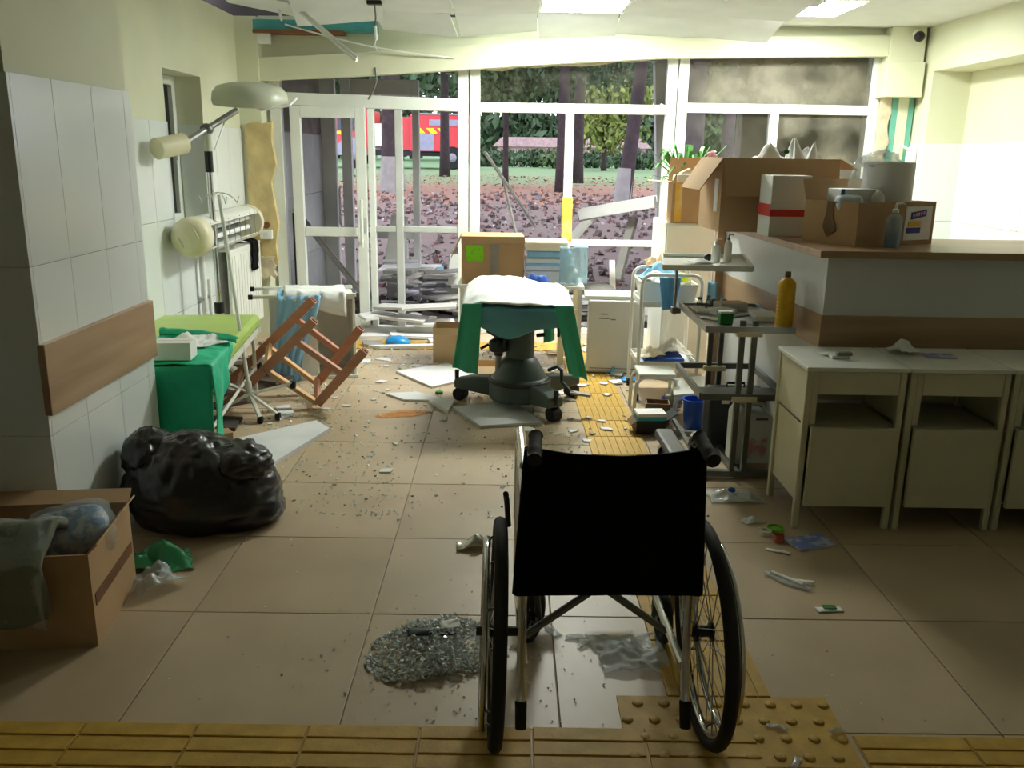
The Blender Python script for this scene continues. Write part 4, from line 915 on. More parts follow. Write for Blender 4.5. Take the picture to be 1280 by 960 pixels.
MB().cyl((-0.13, -0.02, 0.13), (-0.13, -0.02, 0.34), 0.019, n=12).build('jack_rod', 'cord_grey', ot, smooth=True)
MB().b2((-0.30, -0.26, 0.555), (0.26, 0.50, 0.585)).build('top_frame', 'machine_dark', ot, bevel=0.006)
MB().b2((-0.29, -0.27, 0.586), (0.25, 0.50, 0.65)).build('pad', 'cover_teal', ot, bevel=0.03)
MB().tube([(0.21, -0.27, 0.57), (0.215, -0.275, 0.53), (0.215, -0.275, 0.50)], 0.009, 8).build('clamp', 'machine_dark', ot)
MB().cyl((0.10, 0.0, 0.45), (0.15, -0.02, 0.46), 0.012, n=8).build('knob', 'machine_dark', ot)
# blue cover gathered round the near end of the pad
def cov(u, v):
    x = -0.315+0.60*u; sag = 0.055*(0.5+0.5*sin(u*7-0.6))*sin(pi*u)+0.035*sin(pi*u)
    s = v*0.34
    if s < 0.17: return (x, -0.12-s, 0.662+0.01*fbm((u*5, v*5, 2), 1, 3))
    k = (s-0.17)/0.17
    return (x*(1-0.12*k), -0.295-0.015*sin(k*pi)+0.03*k*sin(u*11)*0.4, 0.655-k*(0.085+sag))
cv = MB().grid(cov, 40, 20).build('blue_cover', 'cover_teal', smooth=True, ang=180, solid=0.006); cv.location = ot.location; tag(cv, 'blue-grey cloth cover gathered over the near end of operating table', 'cloth')
def gdr(x0, x1, b0, b1, ztop, zb0, zb1, ph):
    def fn(u, v):
        xa = x0+(x1-x0)*u; xb = b0+(b1-b0)*u; zb = zb0+(zb1-zb0)*u
        return (xa+(xb-xa)*v, -0.315+0.018*sin(u*9+ph)*v-0.05*v*0.3+0.05*(u-.5)*v, ztop+(zb-ztop)*v)
    return fn
M('drape_mint', (66, 184, 150), 0.6, var=0.1, scale=5, bump=0.2, bscale=30)
for args, lab in (((-0.33, -0.22, -0.385, -0.245, 0.69, 0.33, 0.275, 0.0), 'green drape strip hanging from the table end over the small carton'), ((0.185, 0.29, 0.275, 0.385, 0.685, 0.30, 0.255, 1.3), 'green drape strip hanging towards the yellow floor strip')):
    o = MB().grid(gdr(*args), 16, 24).build('drape_strip', 'drape_mint', smooth=True, ang=180, solid=0.004); o.location = ot.location; tag(o, lab, 'drape', 'green drape strips on the operating table')
o = MB().grid(lambda u, v: (0.15+0.07*u+0.01*v, 0.42+0.01*sin(u*8), 0.655-0.34*v+0.02*u), 8, 14).build('drape_strip', 'drape_mint', smooth=True, ang=180, solid=0.004); o.location = ot.location; tag(o, 'short green drape strip hanging behind the table pedestal', 'drape', 'green drape strips on the operating table')
def wsh(u, v):
    x = -0.34+0.64*u; y = -0.285+0.80*v
    z = 0.678+0.05*sin(v*pi*0.8)*(0.6+0.4*sin(u*3+1))+0.022*fbm((u*3, v*4, 6), 1, 5)+0.03*math.exp(-((u-.42)/.2)**2)*v
    if u < 0.12: z -= (0.12-u)*0.35
    if u > 0.9: z -= (u-0.9)*0.35
    return (x, y, z+0.005)
o = MB().grid(wsh, 40, 40).build('white_drape', 'cloth_white', smooth=True, ang=180, solid=0.008); o.location = ot.location; tag(o, 'rumpled white drape spread over the operating table top', 'drape')

# white table behind with box, packs
M('table_cream', (226, 214, 178), 0.5, var=0.08)
tb = thing('side_table', 'white metal side table behind the operating table carrying box and packs', 'table', (-0.36, 6.22, 0))
MB().b2((0, 0, 0.575), (0.90, 0.48, 0.60)).build('top', 'white_enamel', tb, bevel=0.004)
for x, y, m_ in ((0.03, 0.03, 'white_enamel'), (0.87, 0.03, 'white_enamel'), (0.03, 0.45, 'white_enamel'), (0.87, 0.45, 'table_cream')): MB().b2((x-.016, y-.016, 0), (x+.016, y+.016, 0.575)).build('leg', m_, tb)
MB().b2((0.72, 0.02, 0.02), (0.765, 0.06, 0.575)).build('leg', 'table_cream', tb)
MB().b2((0.03, 0.02, 0.40), (0.87, 0.045, 0.43)).build('rail', 'white_enamel', tb)
bx2 = thing('cardboard_box', 'brown cardboard box with lime green sticker and grey tape on side table', 'box', (-0.335, 6.25, 0.601), (0, 0, R(2)))
MB().b2((0, 0, 0), (0.445, 0.36, 0.335)).build('carton', 'cardboard', bx2, bevel=0.006)
M('lime_sticker', (140, 222, 20), 0.6, var=0.05, c2=(120, 190, 20), thresh=0.62, scale=30); M('tape_grey', (150, 140, 128), 0.35, var=0.15)
MB().b2((0.03, -0.003, 0.165), (0.155, -0.0005, 0.275)).build('sticker', 'lime_sticker', bx2); MB().b2((0.205, -0.003, 0.05), (0.265, -0.0005, 0.30)).build('tape', 'tape_grey', bx2)
MB().b2((-0.002, -0.004, 0.285), (0.447, -0.0006, 0.337)).build('top_fold', 'cardboard', bx2)
flap(bx2, (0.0, 0.0, 0.335), (0.0, 0.36, 0.335), (-0.12, 0, -0.25), 0.17)
def pk(name, mat, label, lo, hi, seed=1, wrap=None):
    t = thing(name, label, 'pack', (lo[0], lo[1], lo[2])); d = [b-a for a, b in zip(lo, hi)]
    MB().b2((0, 0, 0), d).build('pack', mat, t, bevel=0.012)
    if wrap: MB().b2((-0.002, -0.003, d[2]*.35), (d[0]+.002, d[1]+.002, d[2]*.62)).build('band', wrap, t, bevel=0.004)
    return t
M('pack_cream', (240, 228, 204), 0.7, var=0.04); M('pack_blue', (140, 196, 232), 0.6, var=0.08); M('pack_white', (232, 238, 240), 0.5, var=0.04, scale=20); M('pack_navy', (52, 96, 190), 0.6, var=0.2, scale=20)
pk('sterile_pack', 'pack_white', 'white sterile pack at bottom of the stack beside sticker box', (0.125, 6.26, 0.601), (0.50, 6.52, 0.70))
pk('sterile_pack', 'pack_white', 'white pack with blue band in the middle of the stack', (0.12, 6.26, 0.702), (0.47, 6.52, 0.79), wrap='pack_blue')
pk('sterile_pack', 'pack_blue', 'pale blue pack under the cream topmost pack', (0.13, 6.26, 0.792), (0.45, 6.50, 0.84))
pk('sterile_pack', 'pack_cream', 'cream pack lying topmost on the stack beside sticker box', (0.115, 6.25, 0.842), (0.42, 6.50, 0.91))
o = MB().grid(lambda u, v: (0.36+0.20*u, 6.24-0.03*sin(u*4)-0.01*nz((u*5, v*5, 1)), 0.88-0.26*v+0.02*nz((u*4, v*4, 8))), 16, 16).build('plastic_wrap', Mfilm('blue_film', (188, 222, 236), 0.55, 0.2), smooth=True, ang=180, solid=0.003); tag(o, 'pale blue plastic film hanging over the end of the pack stack', 'plastic wrap')
crumple('blue_glove', 'pack_navy', 'crumpled royal blue packaging lying in front of the pack stack', 'packaging', (0.20, 6.18, 0.60), 0.16, 0.05, 0.12, 0, 6)
# carton under the side table, carton under drape
for lo, hi, lab in (((-0.55, 6.35, 0), (-0.30, 6.60, 0.26), 'small open brown carton on floor behind the green drape strip'), ((-0.20, 5.62, 0), (0.03, 5.82, 0.15), 'small tan carton on floor right behind the table pedestal')):
    t = thing('cardboard_box', lab, 'box', lo); w, d, h = [b-a for a, b in zip(lo, hi)]
    open_box(t, w, d, h, mat='cardboard_light'); flap(t, (0, 0, h), (w, 0, h), (0, -.6, -.5), 0.07, 'cardboard_light'); flap(t, (w, 0, h), (w, d, h), (.6, 0, .3), 0.06, 'cardboard')

# white appliance
M('appliance', (206, 208, 206), 0.4, var=0.03); M('print_grey', (110, 112, 112), 0.6)
ap = thing('white_appliance', 'pale grey boxy appliance with dark slots standing beside white trolley', 'appliance', (0.56, 6.06, 0), (0, 0, R(-4)))
MB().b2((0, 0, 0.015), (0.39, 0.30, 0.53)).build('housing', 'appliance', ap, bevel=0.012)
for x, w, z in ((0.075, 0.07, 0.40), (0.155, 0.035, 0.393), (0.085, 0.05, 0.43)): MB().b2((x, -0.002, z), (x+w, 0.004, z+0.008)).build('slot', 'print_grey', ap)
MB().b2((0.0, -0.004, 0.0), (0.39, 0.30, 0.016)).build('plinth', 'rust_wood', ap)
MB().b2((0.02, -0.001, 0.045), (0.37, 0.004, 0.05)).build('seam', 'print_grey', ap)
MB().b2((-0.03, 0.02, 0.532), (0.40, 0.28, 0.56)).build('lid', 'white_enamel', ap, bevel=0.006)

# ================================================================ RIGHT: WHITE TUBULAR TROLLEY
tr = thing('white_trolley', 'white enamel tubular trolley with two trays of basins near the counter', 'trolley', (0.82, 5.38, 0))
Wt, Dt = 0.37, 0.40
def uframe(y, zt=0.80):
    pts = [(0.0, y, 0.045), (0.0, y, zt-0.06)]+[(0.06-0.06*cos(a), y, zt-0.06+0.06*sin(a)) for a in [k*pi/10 for k in range(1, 6)]]
    pts += [(Wt-0.06+0.06*sin(a), y, zt-0.06+0.06*cos(a)) for a in [k*pi/10 for k in range(0, 6)]]+[(Wt, y, 0.045)]
    return MB().tube(pts, 0.012, 10)
for y in (0.0, Dt):
    f_ = uframe(y).build('end_frame', 'white_enamel', tr, smooth=True)
    for x in (0.0, Wt): MB().cyl((x-.012, y, 0.025), (x+.012, y, 0.025), 0.025, n=14).build('castor', 'black_rubber', f_, smooth=True)
for z, n_ in ((0.60, 'upper_tray'), (0.22, 'lower_tray')):
    m_ = MB(); m_.b2((0, 0, z), (Wt, Dt, z+.008))
    for lo, hi in (((0, 0, z+.008), (Wt, .008, z+.035)), ((0, Dt-.008, z+.008), (Wt, Dt, z+.035)), ((0, .008, z+.008), (.008, Dt-.008, z+.035)), ((Wt-.008, .008, z+.008), (Wt, Dt-.008, z+.035))): m_.b2(lo, hi)
    m_.build(n_, 'white_enamel', tr)
def basin(name, mat, label, loc, w, d, h, rot=(0, 0, 0)):
    t = thing(name, label, 'basin', loc, rot); o_ = MB(); a = 0.78
    P = [(-w/2*a, -d/2*a, 0), (w/2*a, -d/2*a, 0), (w/2*a, d/2*a, 0), (-w/2*a, d/2*a, 0), (-w/2, -d/2, h), (w/2, -d/2, h), (w/2, d/2, h), (-w/2, d/2, h)]
    o_.add(P, ((0,3,2,1),(0,1,5,4),(1,2,6,5),(2,3,7,6),(3,0,4,7))); o_.build('bowl', mat, t, solid=0.006, bevel=0.0)
    r_ = MB(); q = [(-w/2, -d/2, h), (w/2, -d/2, h), (w/2, d/2, h), (-w/2, d/2, h)]; r_.tube(q, 0.008, 6, closed=True); r_.build('rim', mat, t)
    return t
basin('basin', 'white_enamel', 'white enamel basin of dressings tilted on the white trolley', (0.955, 5.60, 0.615), 0.26, 0.30, 0.13)
basin('basin', 'off_white', 'cream plastic basin next to the tilted enamel one', (1.10, 5.49, 0.615), 0.13, 0.18, 0.12)
crumple('surgical_cloth', 'pack_blue', 'light blue cloth heaped in the white trolley basin', 'cloth', (0.99, 5.68, 0.735), 0.26, 0.22, 0.12, 0.2, 12)
crumple('surgical_cloth', 'cloth_white', 'white gauze heaped in the white trolley basin', 'cloth', (0.94, 5.54, 0.735), 0.24, 0.16, 0.09, 0.8, 13)
M('lime_plastic', (206, 228, 30), 0.5)
o = MB().ell((0, 0, 0.03), (0.05, 0.04, 0.032), 18, 12, lambda d: 1+0.12*fbm(d, 2, 3)).build('lime_sponge', 'lime_plastic', smooth=True, ang=180); o.location = (1.08, 5.50, 0.738); tag(o, 'lime yellow sponge on top of the trolley basins', 'sponge')
crumple('crumpled_paper', 'cardboard_light', 'crumpled tan wrapping paper on top of the trolley heap', 'paper', (1.00, 5.74, 0.81), 0.24, 0.14, 0.14, 0, 15)
M('film_blue_strong', (96, 168, 224), 0.5, var=0.15)
o = MB().grid(lambda u, v: (0.985+0.13*(u-.5)*(1-.45*v), 5.355-0.012*sin(u*9), 0.79-0.20*v), 12, 14).build('hanging_bag', 'film_blue_strong', smooth=True, ang=180, solid=0.008); tag(o, 'light blue bag hung on the front bar of the white trolley', 'bag')
o = MB().grid(lambda u, v: (1.205+0.10*u*(1-.1*v), 5.30+0.012*sin(u*11), 0.77-0.30*v+0.01*u), 10, 14).build('hanging_cloth', 'drape_blue', smooth=True, ang=180, solid=0.006); tag(o, 'blue cloth hanging between white trolley and counter', 'cloth')
pk('folded_cloth', 'pack_navy', 'folded navy cloth on the lower tray of the white trolley', (0.87, 5.42, 0.229), (1.12, 5.66, 0.27))
crumple('glove_pile', 'pack_cream', 'heap of cream latex gloves on the lower trolley tray', 'gloves', (0.90, 5.47, 0.272), 0.18, 0.14, 0.08, 0.4, 17)
crumple('dressing_pile', 'off_white', 'heap of pale dressings at back of the lower trolley tray', 'dressings', (1.08, 5.55, 0.272), 0.18, 0.18, 0.12, 0.2, 18)
# tubular step stool
ss = thing('step_stool', 'white tubular step stool with white boards in front of the trolley', 'stool', (0.76, 5.06, 0))
for y in (0.0, 0.20):
    pts = [(0.0, y, 0.0), (0.005, y, 0.16)]+[(0.07-0.065*cos(a), y, 0.17+0.065*sin(a)) for a in [k*pi/10 for k in range(1, 6)]]+[(0.20, y, 0.232), (0.24, y, 0.215), (0.25, y, 0.0)]
    MB().tube(pts, 0.011, 10).build('frame', 'white_enamel', ss, smooth=True)
MB().b2((0.02, -0.015, 0.24), (0.24, 0.215, 0.258)).build('step_board', 'white_enamel', ss, bevel=0.004)
ws_ = thing('white_stool', 'low white enamel stool tilted beside the blue bucket', 'stool', (0.97, 4.93, 0), (0, 0, R(-8)))
pts = [(0.0, 0, 0.0), (0.005, 0, 0.09)]+[(0.06-0.055*cos(a), 0, 0.10+0.05*sin(a)) for a in [k*pi/10 for k in range(1, 6)]]+[(0.16, 0, 0.15)]
for y in (0.0, 0.28): MB().tube([(p[0], y, p[2]) for p in pts]+[(0.19, y, 0.15), (0.20, y, 0.0)], 0.010, 10).build('leg_frame', 'white_enamel', ss if False else ws_, smooth=True)
MB().box((0.10, 0.14, 0.185), (0.21, 0.31, 0.02), (R(4), R(-8), 0)).build('seat', 'white_enamel', ws_, bevel=0.005)

# ================================================================ STEEL TROLLEY
st = thing('steel_trolley', 'two-tier steel trolley on twin posts crowded with bottles beside the counter', 'trolley', (0.92, 4.02, 0))
Ws, Ds = 0.405, 0.62
for y in (0.0, Ds):
    e_ = MB().bar((-0.02, y, 0.025), (Ws-0.04, y, 0.025), 0.035, 0.03).build('foot_bar', 'dark_steel', st, bevel=0.003)
    for x in (Ws*0.42, Ws*0.56): MB().bar((x, y, 0.04), (x, y, 0.775), 0.026, 0.026, (1, 0, 0)).build('post', 'dark_steel', st, bevel=0.003)
    for z in (0.40, 0.715): MB().box((Ws*.49, y-0.005, z), (0.12, 0.045, 0.028)).build('clamp_block', 'cream_plastic', st, bevel=0.004)
MB().bar((Ws*.49, 0, 0.025), (Ws*.49, Ds, 0.025), 0.03, 0.028).build('foot_beam', 'dark_steel', st); MB().bar((0.0, 0, 0.10), (0.0, Ds, 0.10), 0.02, 0.02).build('side_beam', 'dark_steel', st)
mf = MB()
for p_, q_ in (((0, -0.01, 0.41), (Ws, -0.01, 0.41)), ((0, Ds+0.01, 0.41), (Ws, Ds+0.01, 0.41)), ((0, 0, 0.41), (0, Ds, 0.41)), ((Ws, 0, 0.41), (Ws, Ds, 0.41))): mf.bar(p_, q_, 0.02, 0.03)
mf.build('shelf_frame', 'dark_steel', st)
MB().b2((0.01, 0.0, 0.392), (Ws-.01, Ds*0.35, 0.398)).build('lower_shelf', 'dark_steel', st)
tp = MB(); tp.b2((0, -0.02, 0.728), (Ws, Ds+0.02, 0.736))
for p_, q_ in (((0, -0.02, 0.735), (Ws, -0.02, 0.735)), ((0, Ds+0.02, 0.735), (Ws, Ds+0.02, 0.735)), ((0, -0.02, 0.735), (0, Ds+.02, 0.735)), ((Ws, -0.02, 0.735), (Ws, Ds+.02, 0.735))): tp.bar(p_, q_, 0.014, 0.03)
tp.build('top_shelf', 'steel', st)
ZT = 0.7365
M('yellow_plastic', (226, 176, 20), 0.4, var=0.06); M('brown_cap', (90, 58, 30), 0.5); M('green_print', (22, 122, 34), 0.5, var=0.1); M('glass_green_cap', (60, 110, 60), 0.5)
yb = thing('yellow_bottle', 'tall ribbed yellow plastic bottle with brown cap on steel trolley corner', 'bottle', (1.293, 4.07, ZT))
pr_ = [(0.036, 0.0), (0.041, 0.006)]
for k in range(9): pr_ += [(0.041, 0.012+0.018*k), (0.0385, 0.017+0.018*k), (0.041, 0.024+0.018*k)]
pr_ += [(0.041, 0.20), (0.036, 0.215), (0.022, 0.228), (0.013, 0.233), (0.013, 0.238)]
MB().lathe(pr_, 28).build('body', 'yellow_plastic', yb, smooth=True, ang=60); MB().lathe([(0.014, 0.236), (0.015, 0.25), (0.0125, 0.262)], 16).build('cap', 'brown_cap', yb, smooth=True)
gb = thing('green_jar', 'small jar with green label and white lid on steel trolley', 'jar', (1.035, 4.13, ZT))
MB().b2((-0.032, -0.022, 0), (0.032, 0.022, 0.052)).build('body', 'green_print', gb, bevel=0.006); MB().b2((-0.033, -0.023, 0.052), (0.033, 0.023, 0.064)).build('lid', 'white_enamel', gb, bevel=0.003)
def carton(label, mat, lo, d, rz=0, seam='off_white'):
    t = thing('small_carton', label, 'box', lo, (0, 0, rz)); MB().b2((0, 0, 0), d).build('carton', mat, t, bevel=0.002); MB().b2((0.004, 0.004, d[2]), (d[0]-.004, d[1]-.004, d[2]+.0012)).build('lid_flap', seam, t); return t
carton('flat white carton with tan top on the steel trolley back edge', 'off_white', (1.10, 4.50, ZT), (0.15, 0.10, 0.035), R(12), 'cardboard_light')
carton('low white carton lying behind the yellow bottle', 'paper_white', (1.20, 4.22, ZT), (0.12, 0.18, 0.022), R(-5))
carton('pinkish white carton between green jar and tan-topped one', 'paper_white', (1.04, 4.34, ZT), (0.12, 0.09, 0.028), R(20))
carton('thin white leaflet box at the trolley end towards the tray stand', 'paper_white', (0.955, 4.40, ZT), (0.07, 0.18, 0.012), R(3))
Mglass('vial_glass', (0.85, 0.9, 0.88), 1.45)
for k, (x, y, h, lab) in enumerate(((1.0, 4.56, 0.05, 'small clear vial at the far end of the steel trolley'), (1.05, 4.58, 0.055, 'clear vial with grey stopper by the tan-topped carton'), (1.07, 4.20, 0.045, 'small clear vial just behind the green jar'))):
    t = thing('vial', lab, 'vial', (x, y, ZT), group='vials on the steel trolley'); MB().lathe([(0.014, 0), (0.015, 0.004), (0.015, h*.7), (0.009, h*.82), (0.009, h)], 14).build('glass', 'vial_glass', t, smooth=True); MB().cyl((0, 0, h), (0, 0, h+.01), 0.0105, n=12).build('stopper', 'dark_steel', t)
for k, (px, py, w, d, rz, lab) in enumerate(((898, 400, .09, .03, .3, 'white gauze strip at near rim of steel trolley'), (878, 398, .10, .05, -.2, 'folded white paper near the green jar'), (935, 405, .08, .02, .1, 'crumpled white wrapper near the trolley clamp'), (925, 395, .10, .04, .5, 'grey foil wrapper in the middle of the trolley top'))):
    p_ = G(px, py, ZT); crumple('wrapper', 'paper_white' if k < 3 else 'steel', lab, 'wrapper', (max(0.99, p_.x), p_.y, ZT), w, d, 0.012, rz, 20+k, n=10)
# things on the lower shelf and floor by the trolley
M('case_black', (22, 24, 26), 0.6); M('jug_white', (222, 226, 222), 0.35, var=0.03); M('label_pink', (206, 150, 156), 0.6, c2=(226, 226, 222), thresh=0.5, scale=18); M('bucket_blue', (28, 84, 190), 0.4); M('cyan_print', (40, 156, 178), 0.5)
cs = thing('equipment_case', 'black equipment case standing behind the white jug under steel trolley', 'case', (1.06, 4.42, 0.0))
MB().b2((0, 0, 0.0), (0.29, 0.14, 0.33)).build('shell', 'case_black', cs, bevel=0.015); MB().b2((0.06, -0.004, 0.26), (0.10, 0.0, 0.285)).build('latch', 'cream_plastic', cs); MB().tube([(0.10, 0.07, 0.33), (0.10, 0.07, 0.355), (0.19, 0.07, 0.355), (0.19, 0.07, 0.33)], 0.008, 8).build('handle', 'black_plastic', cs)
jg = thing('plastic_jug', 'white plastic jerrycan with pinkish label standing under steel trolley', 'jerrycan', (1.115, 4.10, 0.042), (0, 0, R(4)))
MB().prism([(0, 0), (0.19, 0), (0.19, 0.235), (0.155, 0.262), (0.13, 0.262), (0.075, 0.272), (0.06, 0.29), (0.025, 0.29), (0.012, 0.268), (0, 0.25)], 0, 0.13, lambda a, b, c: (a, c, b)).build('body', 'jug_white', jg, bevel=0.012)
MB().cyl((0.043, 0.065, 0.285), (0.043, 0.065, 0.312), 0.022, n=16).build('cap', 'jug_white', jg, smooth=True)
MB().tube([(0.08, 0.065, 0.268), (0.10, 0.065, 0.295), (0.15, 0.065, 0.29), (0.17, 0.065, 0.25)], 0.012, 8).build('handle', 'jug_white', jg, smooth=True)
MB().b2((0.045, -0.002, 0.03), (0.165, 0.0005, 0.15)).build('label_sticker', 'label_pink', jg)
MB().b2((0.10, -0.003, 0.225), (0.16, 0.0, 0.235)).build('print_line', 'print_grey', jg)
bk_ = thing('blue_bucket', 'blue plastic bucket standing behind the steel trolley', 'bucket', (0.845, 4.80, 0))
MB().lathe([(0.052, 0), (0.055, 0.004), (0.068, 0.17), (0.072, 0.17), (0.072, 0.18), (0.064, 0.18), (0.05, 0.01), (0.0, 0.01)], 24).build('pail', 'bucket_blue', bk_, smooth=True, ang=40)
MB().tube([(0.07*cos(a), 0.03*sin(a)-0.02, 0.165-0.055*sin(a)) for a in [k*pi/12 for k in range(13)]], 0.004, 6).build('handle', 'steel', bk_, smooth=True)
bk_.location = (1.065, 4.80, 0); 
kb = thing('cyan_carton', 'black carton with white and cyan top on the yellow floor strip', 'box', (0.72, 4.66, 0.009), (0, 0, R(4)))
MB().b2((0, 0, 0), (0.17, 0.12, 0.075)).build('carton', 'case_black', kb, bevel=0.003); MB().b2((0.008, -0.002, 0.075), (0.165, 0.115, 0.098)).build('cyan_lid', 'cyan_print', kb, bevel=0.002); MB().b2((0.006, 0.0, 0.098), (0.167, 0.115, 0.116)).build('white_lid', 'paper_white', kb, bevel=0.002)
flap(kb, (0.17, 0, 0.075), (0.17, 0.12, 0.075), (0.5, 0, 0.35), 0.07, 'case_black'); flap(kb, (0, 0, 0.075), (0, 0.12, 0.075), (-0.4, 0, -0.35), 0.04, 'cardboard_dark')
t = thing('olive_carton', 'open brown carton with dark green side behind the cyan-topped carton', 'box', (0.80, 4.86, 0), (0, 0, R(-6))); open_box(t, 0.135, 0.11, 0.13, mat='cardboard_dark'); MB().b2((0.004, -0.002, 0.004), (0.12, -0.0002, 0.07)).build('green_side', 'green_print', t)

# tray stand
ts = thing('tray_stand', 'white instrument tray stand with bottles, its thin post clamped to the steel trolley', 'instrument stand', (0.895, 4.69, 0.70))
MB().cyl((0, 0, -0.02), (0, 0, 0.25), 0.009, n=10).build('post', 'steel', ts, smooth=True)
MB().b2((-0.02, -0.03, -0.01), (0.03, 0.02, 0.022)).build('clamp', 'dark_steel', ts, bevel=0.003)
ty_ = MB(); TW, TD = 0.44, 0.44; c0 = Vector((0.14, -0.03, 0.257)); m_ = rotm((R(1.5), R(-0.8), R(-8)))
ty_.box(c0, (TW, TD, 0.008), m_)
for dx, dy, sx_, sy_ in ((0, -TD/2, TW, .012), (0, TD/2, TW, .012), (-TW/2, 0, .012, TD), (TW/2, 0, .012, TD)): ty_.box(c0+m_ @ Vector((dx, dy, 0.012)), (sx_, sy_, 0.026), m_)
ty_.build('tray', 'white_enamel', ts)
def onTray(dx, dy, dz=0.0045): return Vector((0.895, 4.69, 0.70))+c0+m_ @ Vector((dx, dy, dz))
def pump_bottle(loc, h, r_, mat, label, capm='white_enamel', liquid=None):
    t = thing('pump_bottle', label, 'bottle', loc)
    MB().lathe([(r_*.92, 0), (r_, .006), (r_, h*.62), (r_*.8, h*.70), (r_*.38, h*.75), (r_*.38, h*.8)], 20).build('body', mat, t, smooth=True, ang=50)
    if liquid: MB().lathe([(r_*.93, .004), (r_*.94, h*.35)], 20).build('liquid', liquid, t, smooth=True)
    hd2 = MB().lathe([(r_*.42, h*.77), (r_*.42, h*.84), (r_*.15, h*.86), (r_*.15, h*.95)], 14).build('pump', capm, t, smooth=True)
    MB().tube([(0, 0, h*.96), (r_*.9, 0, h*.97), (r_*1.15, 0, h*.94)], r_*.16, 8).build('nozzle', capm, hd2, smooth=True)
    return t
p_ = onTray(0.055, 0.02); pump_bottle(p_, 0.13, 0.024, 'white_enamel', 'white pump bottle standing on the instrument tray')
p_ = onTray(0.12, 0.06); pump_bottle(p_, 0.15, 0.02, 'off_white', 'slim beige pump bottle on the instrument tray', 'dark_steel')
for dx, dy, w, d, rz, sd, lab in ((-0.02, -0.03, .14, .10, .4, 31, 'crumpled white cloth on the instrument tray'), (0.08, -0.08, .12, .09, .1, 32, 'folded white paper near front of the instrument tray')): p_ = onTray(dx, dy); crumple('cloth_scrap', 'paper_white', lab, 'cloth', p_, w, d, 0.03, rz, sd, n=12)
p_ = onTray(0.02, 0.08); o = MB().ell((0, 0, 0.02), (0.022, 0.022, 0.02), 14, 10).build('black_ball', 'black_plastic', smooth=True); o.location = p_; tag(o, 'small round black object lying on the instrument tray', 'ball')

# ================================================================ COUNTER
M('panel_grey', (216, 217, 216), 0.35, var=0.02); 
rcn = thing('reception_counter', 'white reception counter with wood band and brown worktop edge', 'counter', (1.40, 3.87, 0))
def wpt(x, y): return (x-1.40, y-3.87)
MB().b2((0, 0, 0), (1.835, 0.035, 1.088)).build('front_panel', 'panel_grey', rcn)
MB().b2((0, -0.006, 0.684), (1.835, 0.0, 0.83)).build('front_band', 'laminate_x', rcn)
a_, b_, c__ = wpt(1.40, 3.87), wpt(1.335, 4.76), wpt(1.29, 5.35)
def wallseg(nm, p, q, z0, z1, th, mat, off=0.0):
    d = Vector((q[0]-p[0], q[1]-p[1], 0)).normalized(); n = Vector((-d.y, d.x, 0))
    P = [Vector((p[0], p[1], 0))+n*off, Vector((q[0], q[1], 0))+n*off, Vector((q[0], q[1], 0))-n*th, Vector((p[0], p[1], 0))-n*th]
    return MB().prism([(v.x, v.y) for v in P], z0, z1).build(nm, mat, rcn)
wallseg('side_panel', (a_[0], a_[1]+.036), b_, 0, 1.088, 0.03, 'panel_grey'); wallseg('side_band', (a_[0], a_[1]-.004), b_, 0.684, 0.83, 0.0, 'laminate', 0.006)
wallseg('side_panel', b_, c__, 0, 1.088, 0.03, 'panel_grey'); wallseg('side_band', b_, c__, 0.684, 0.83, 0.0, 'laminate', 0.006)
MB().prism([wpt(*p) for p in ((1.35, 3.83), (3.235, 3.83), (3.235, 4.50), (2.0, 4.50), (1.95, 5.39), (1.265, 5.39), (1.31, 4.76))], 1.089, 1.12).build('worktop', 'laminate_x', rcn, bevel=0.002)
MB().b2((1.275-1.40, 5.351-3.87, 0), (1.93-1.40, 5.385-3.87, 1.088)).build('end_panel', 'laminate', rcn)
MB().b2((1.245-1.40, 5.30-3.87, 0), (1.288-1.40, 5.36-3.87, 1.088)).build('corner_post', 'laminate', rcn)

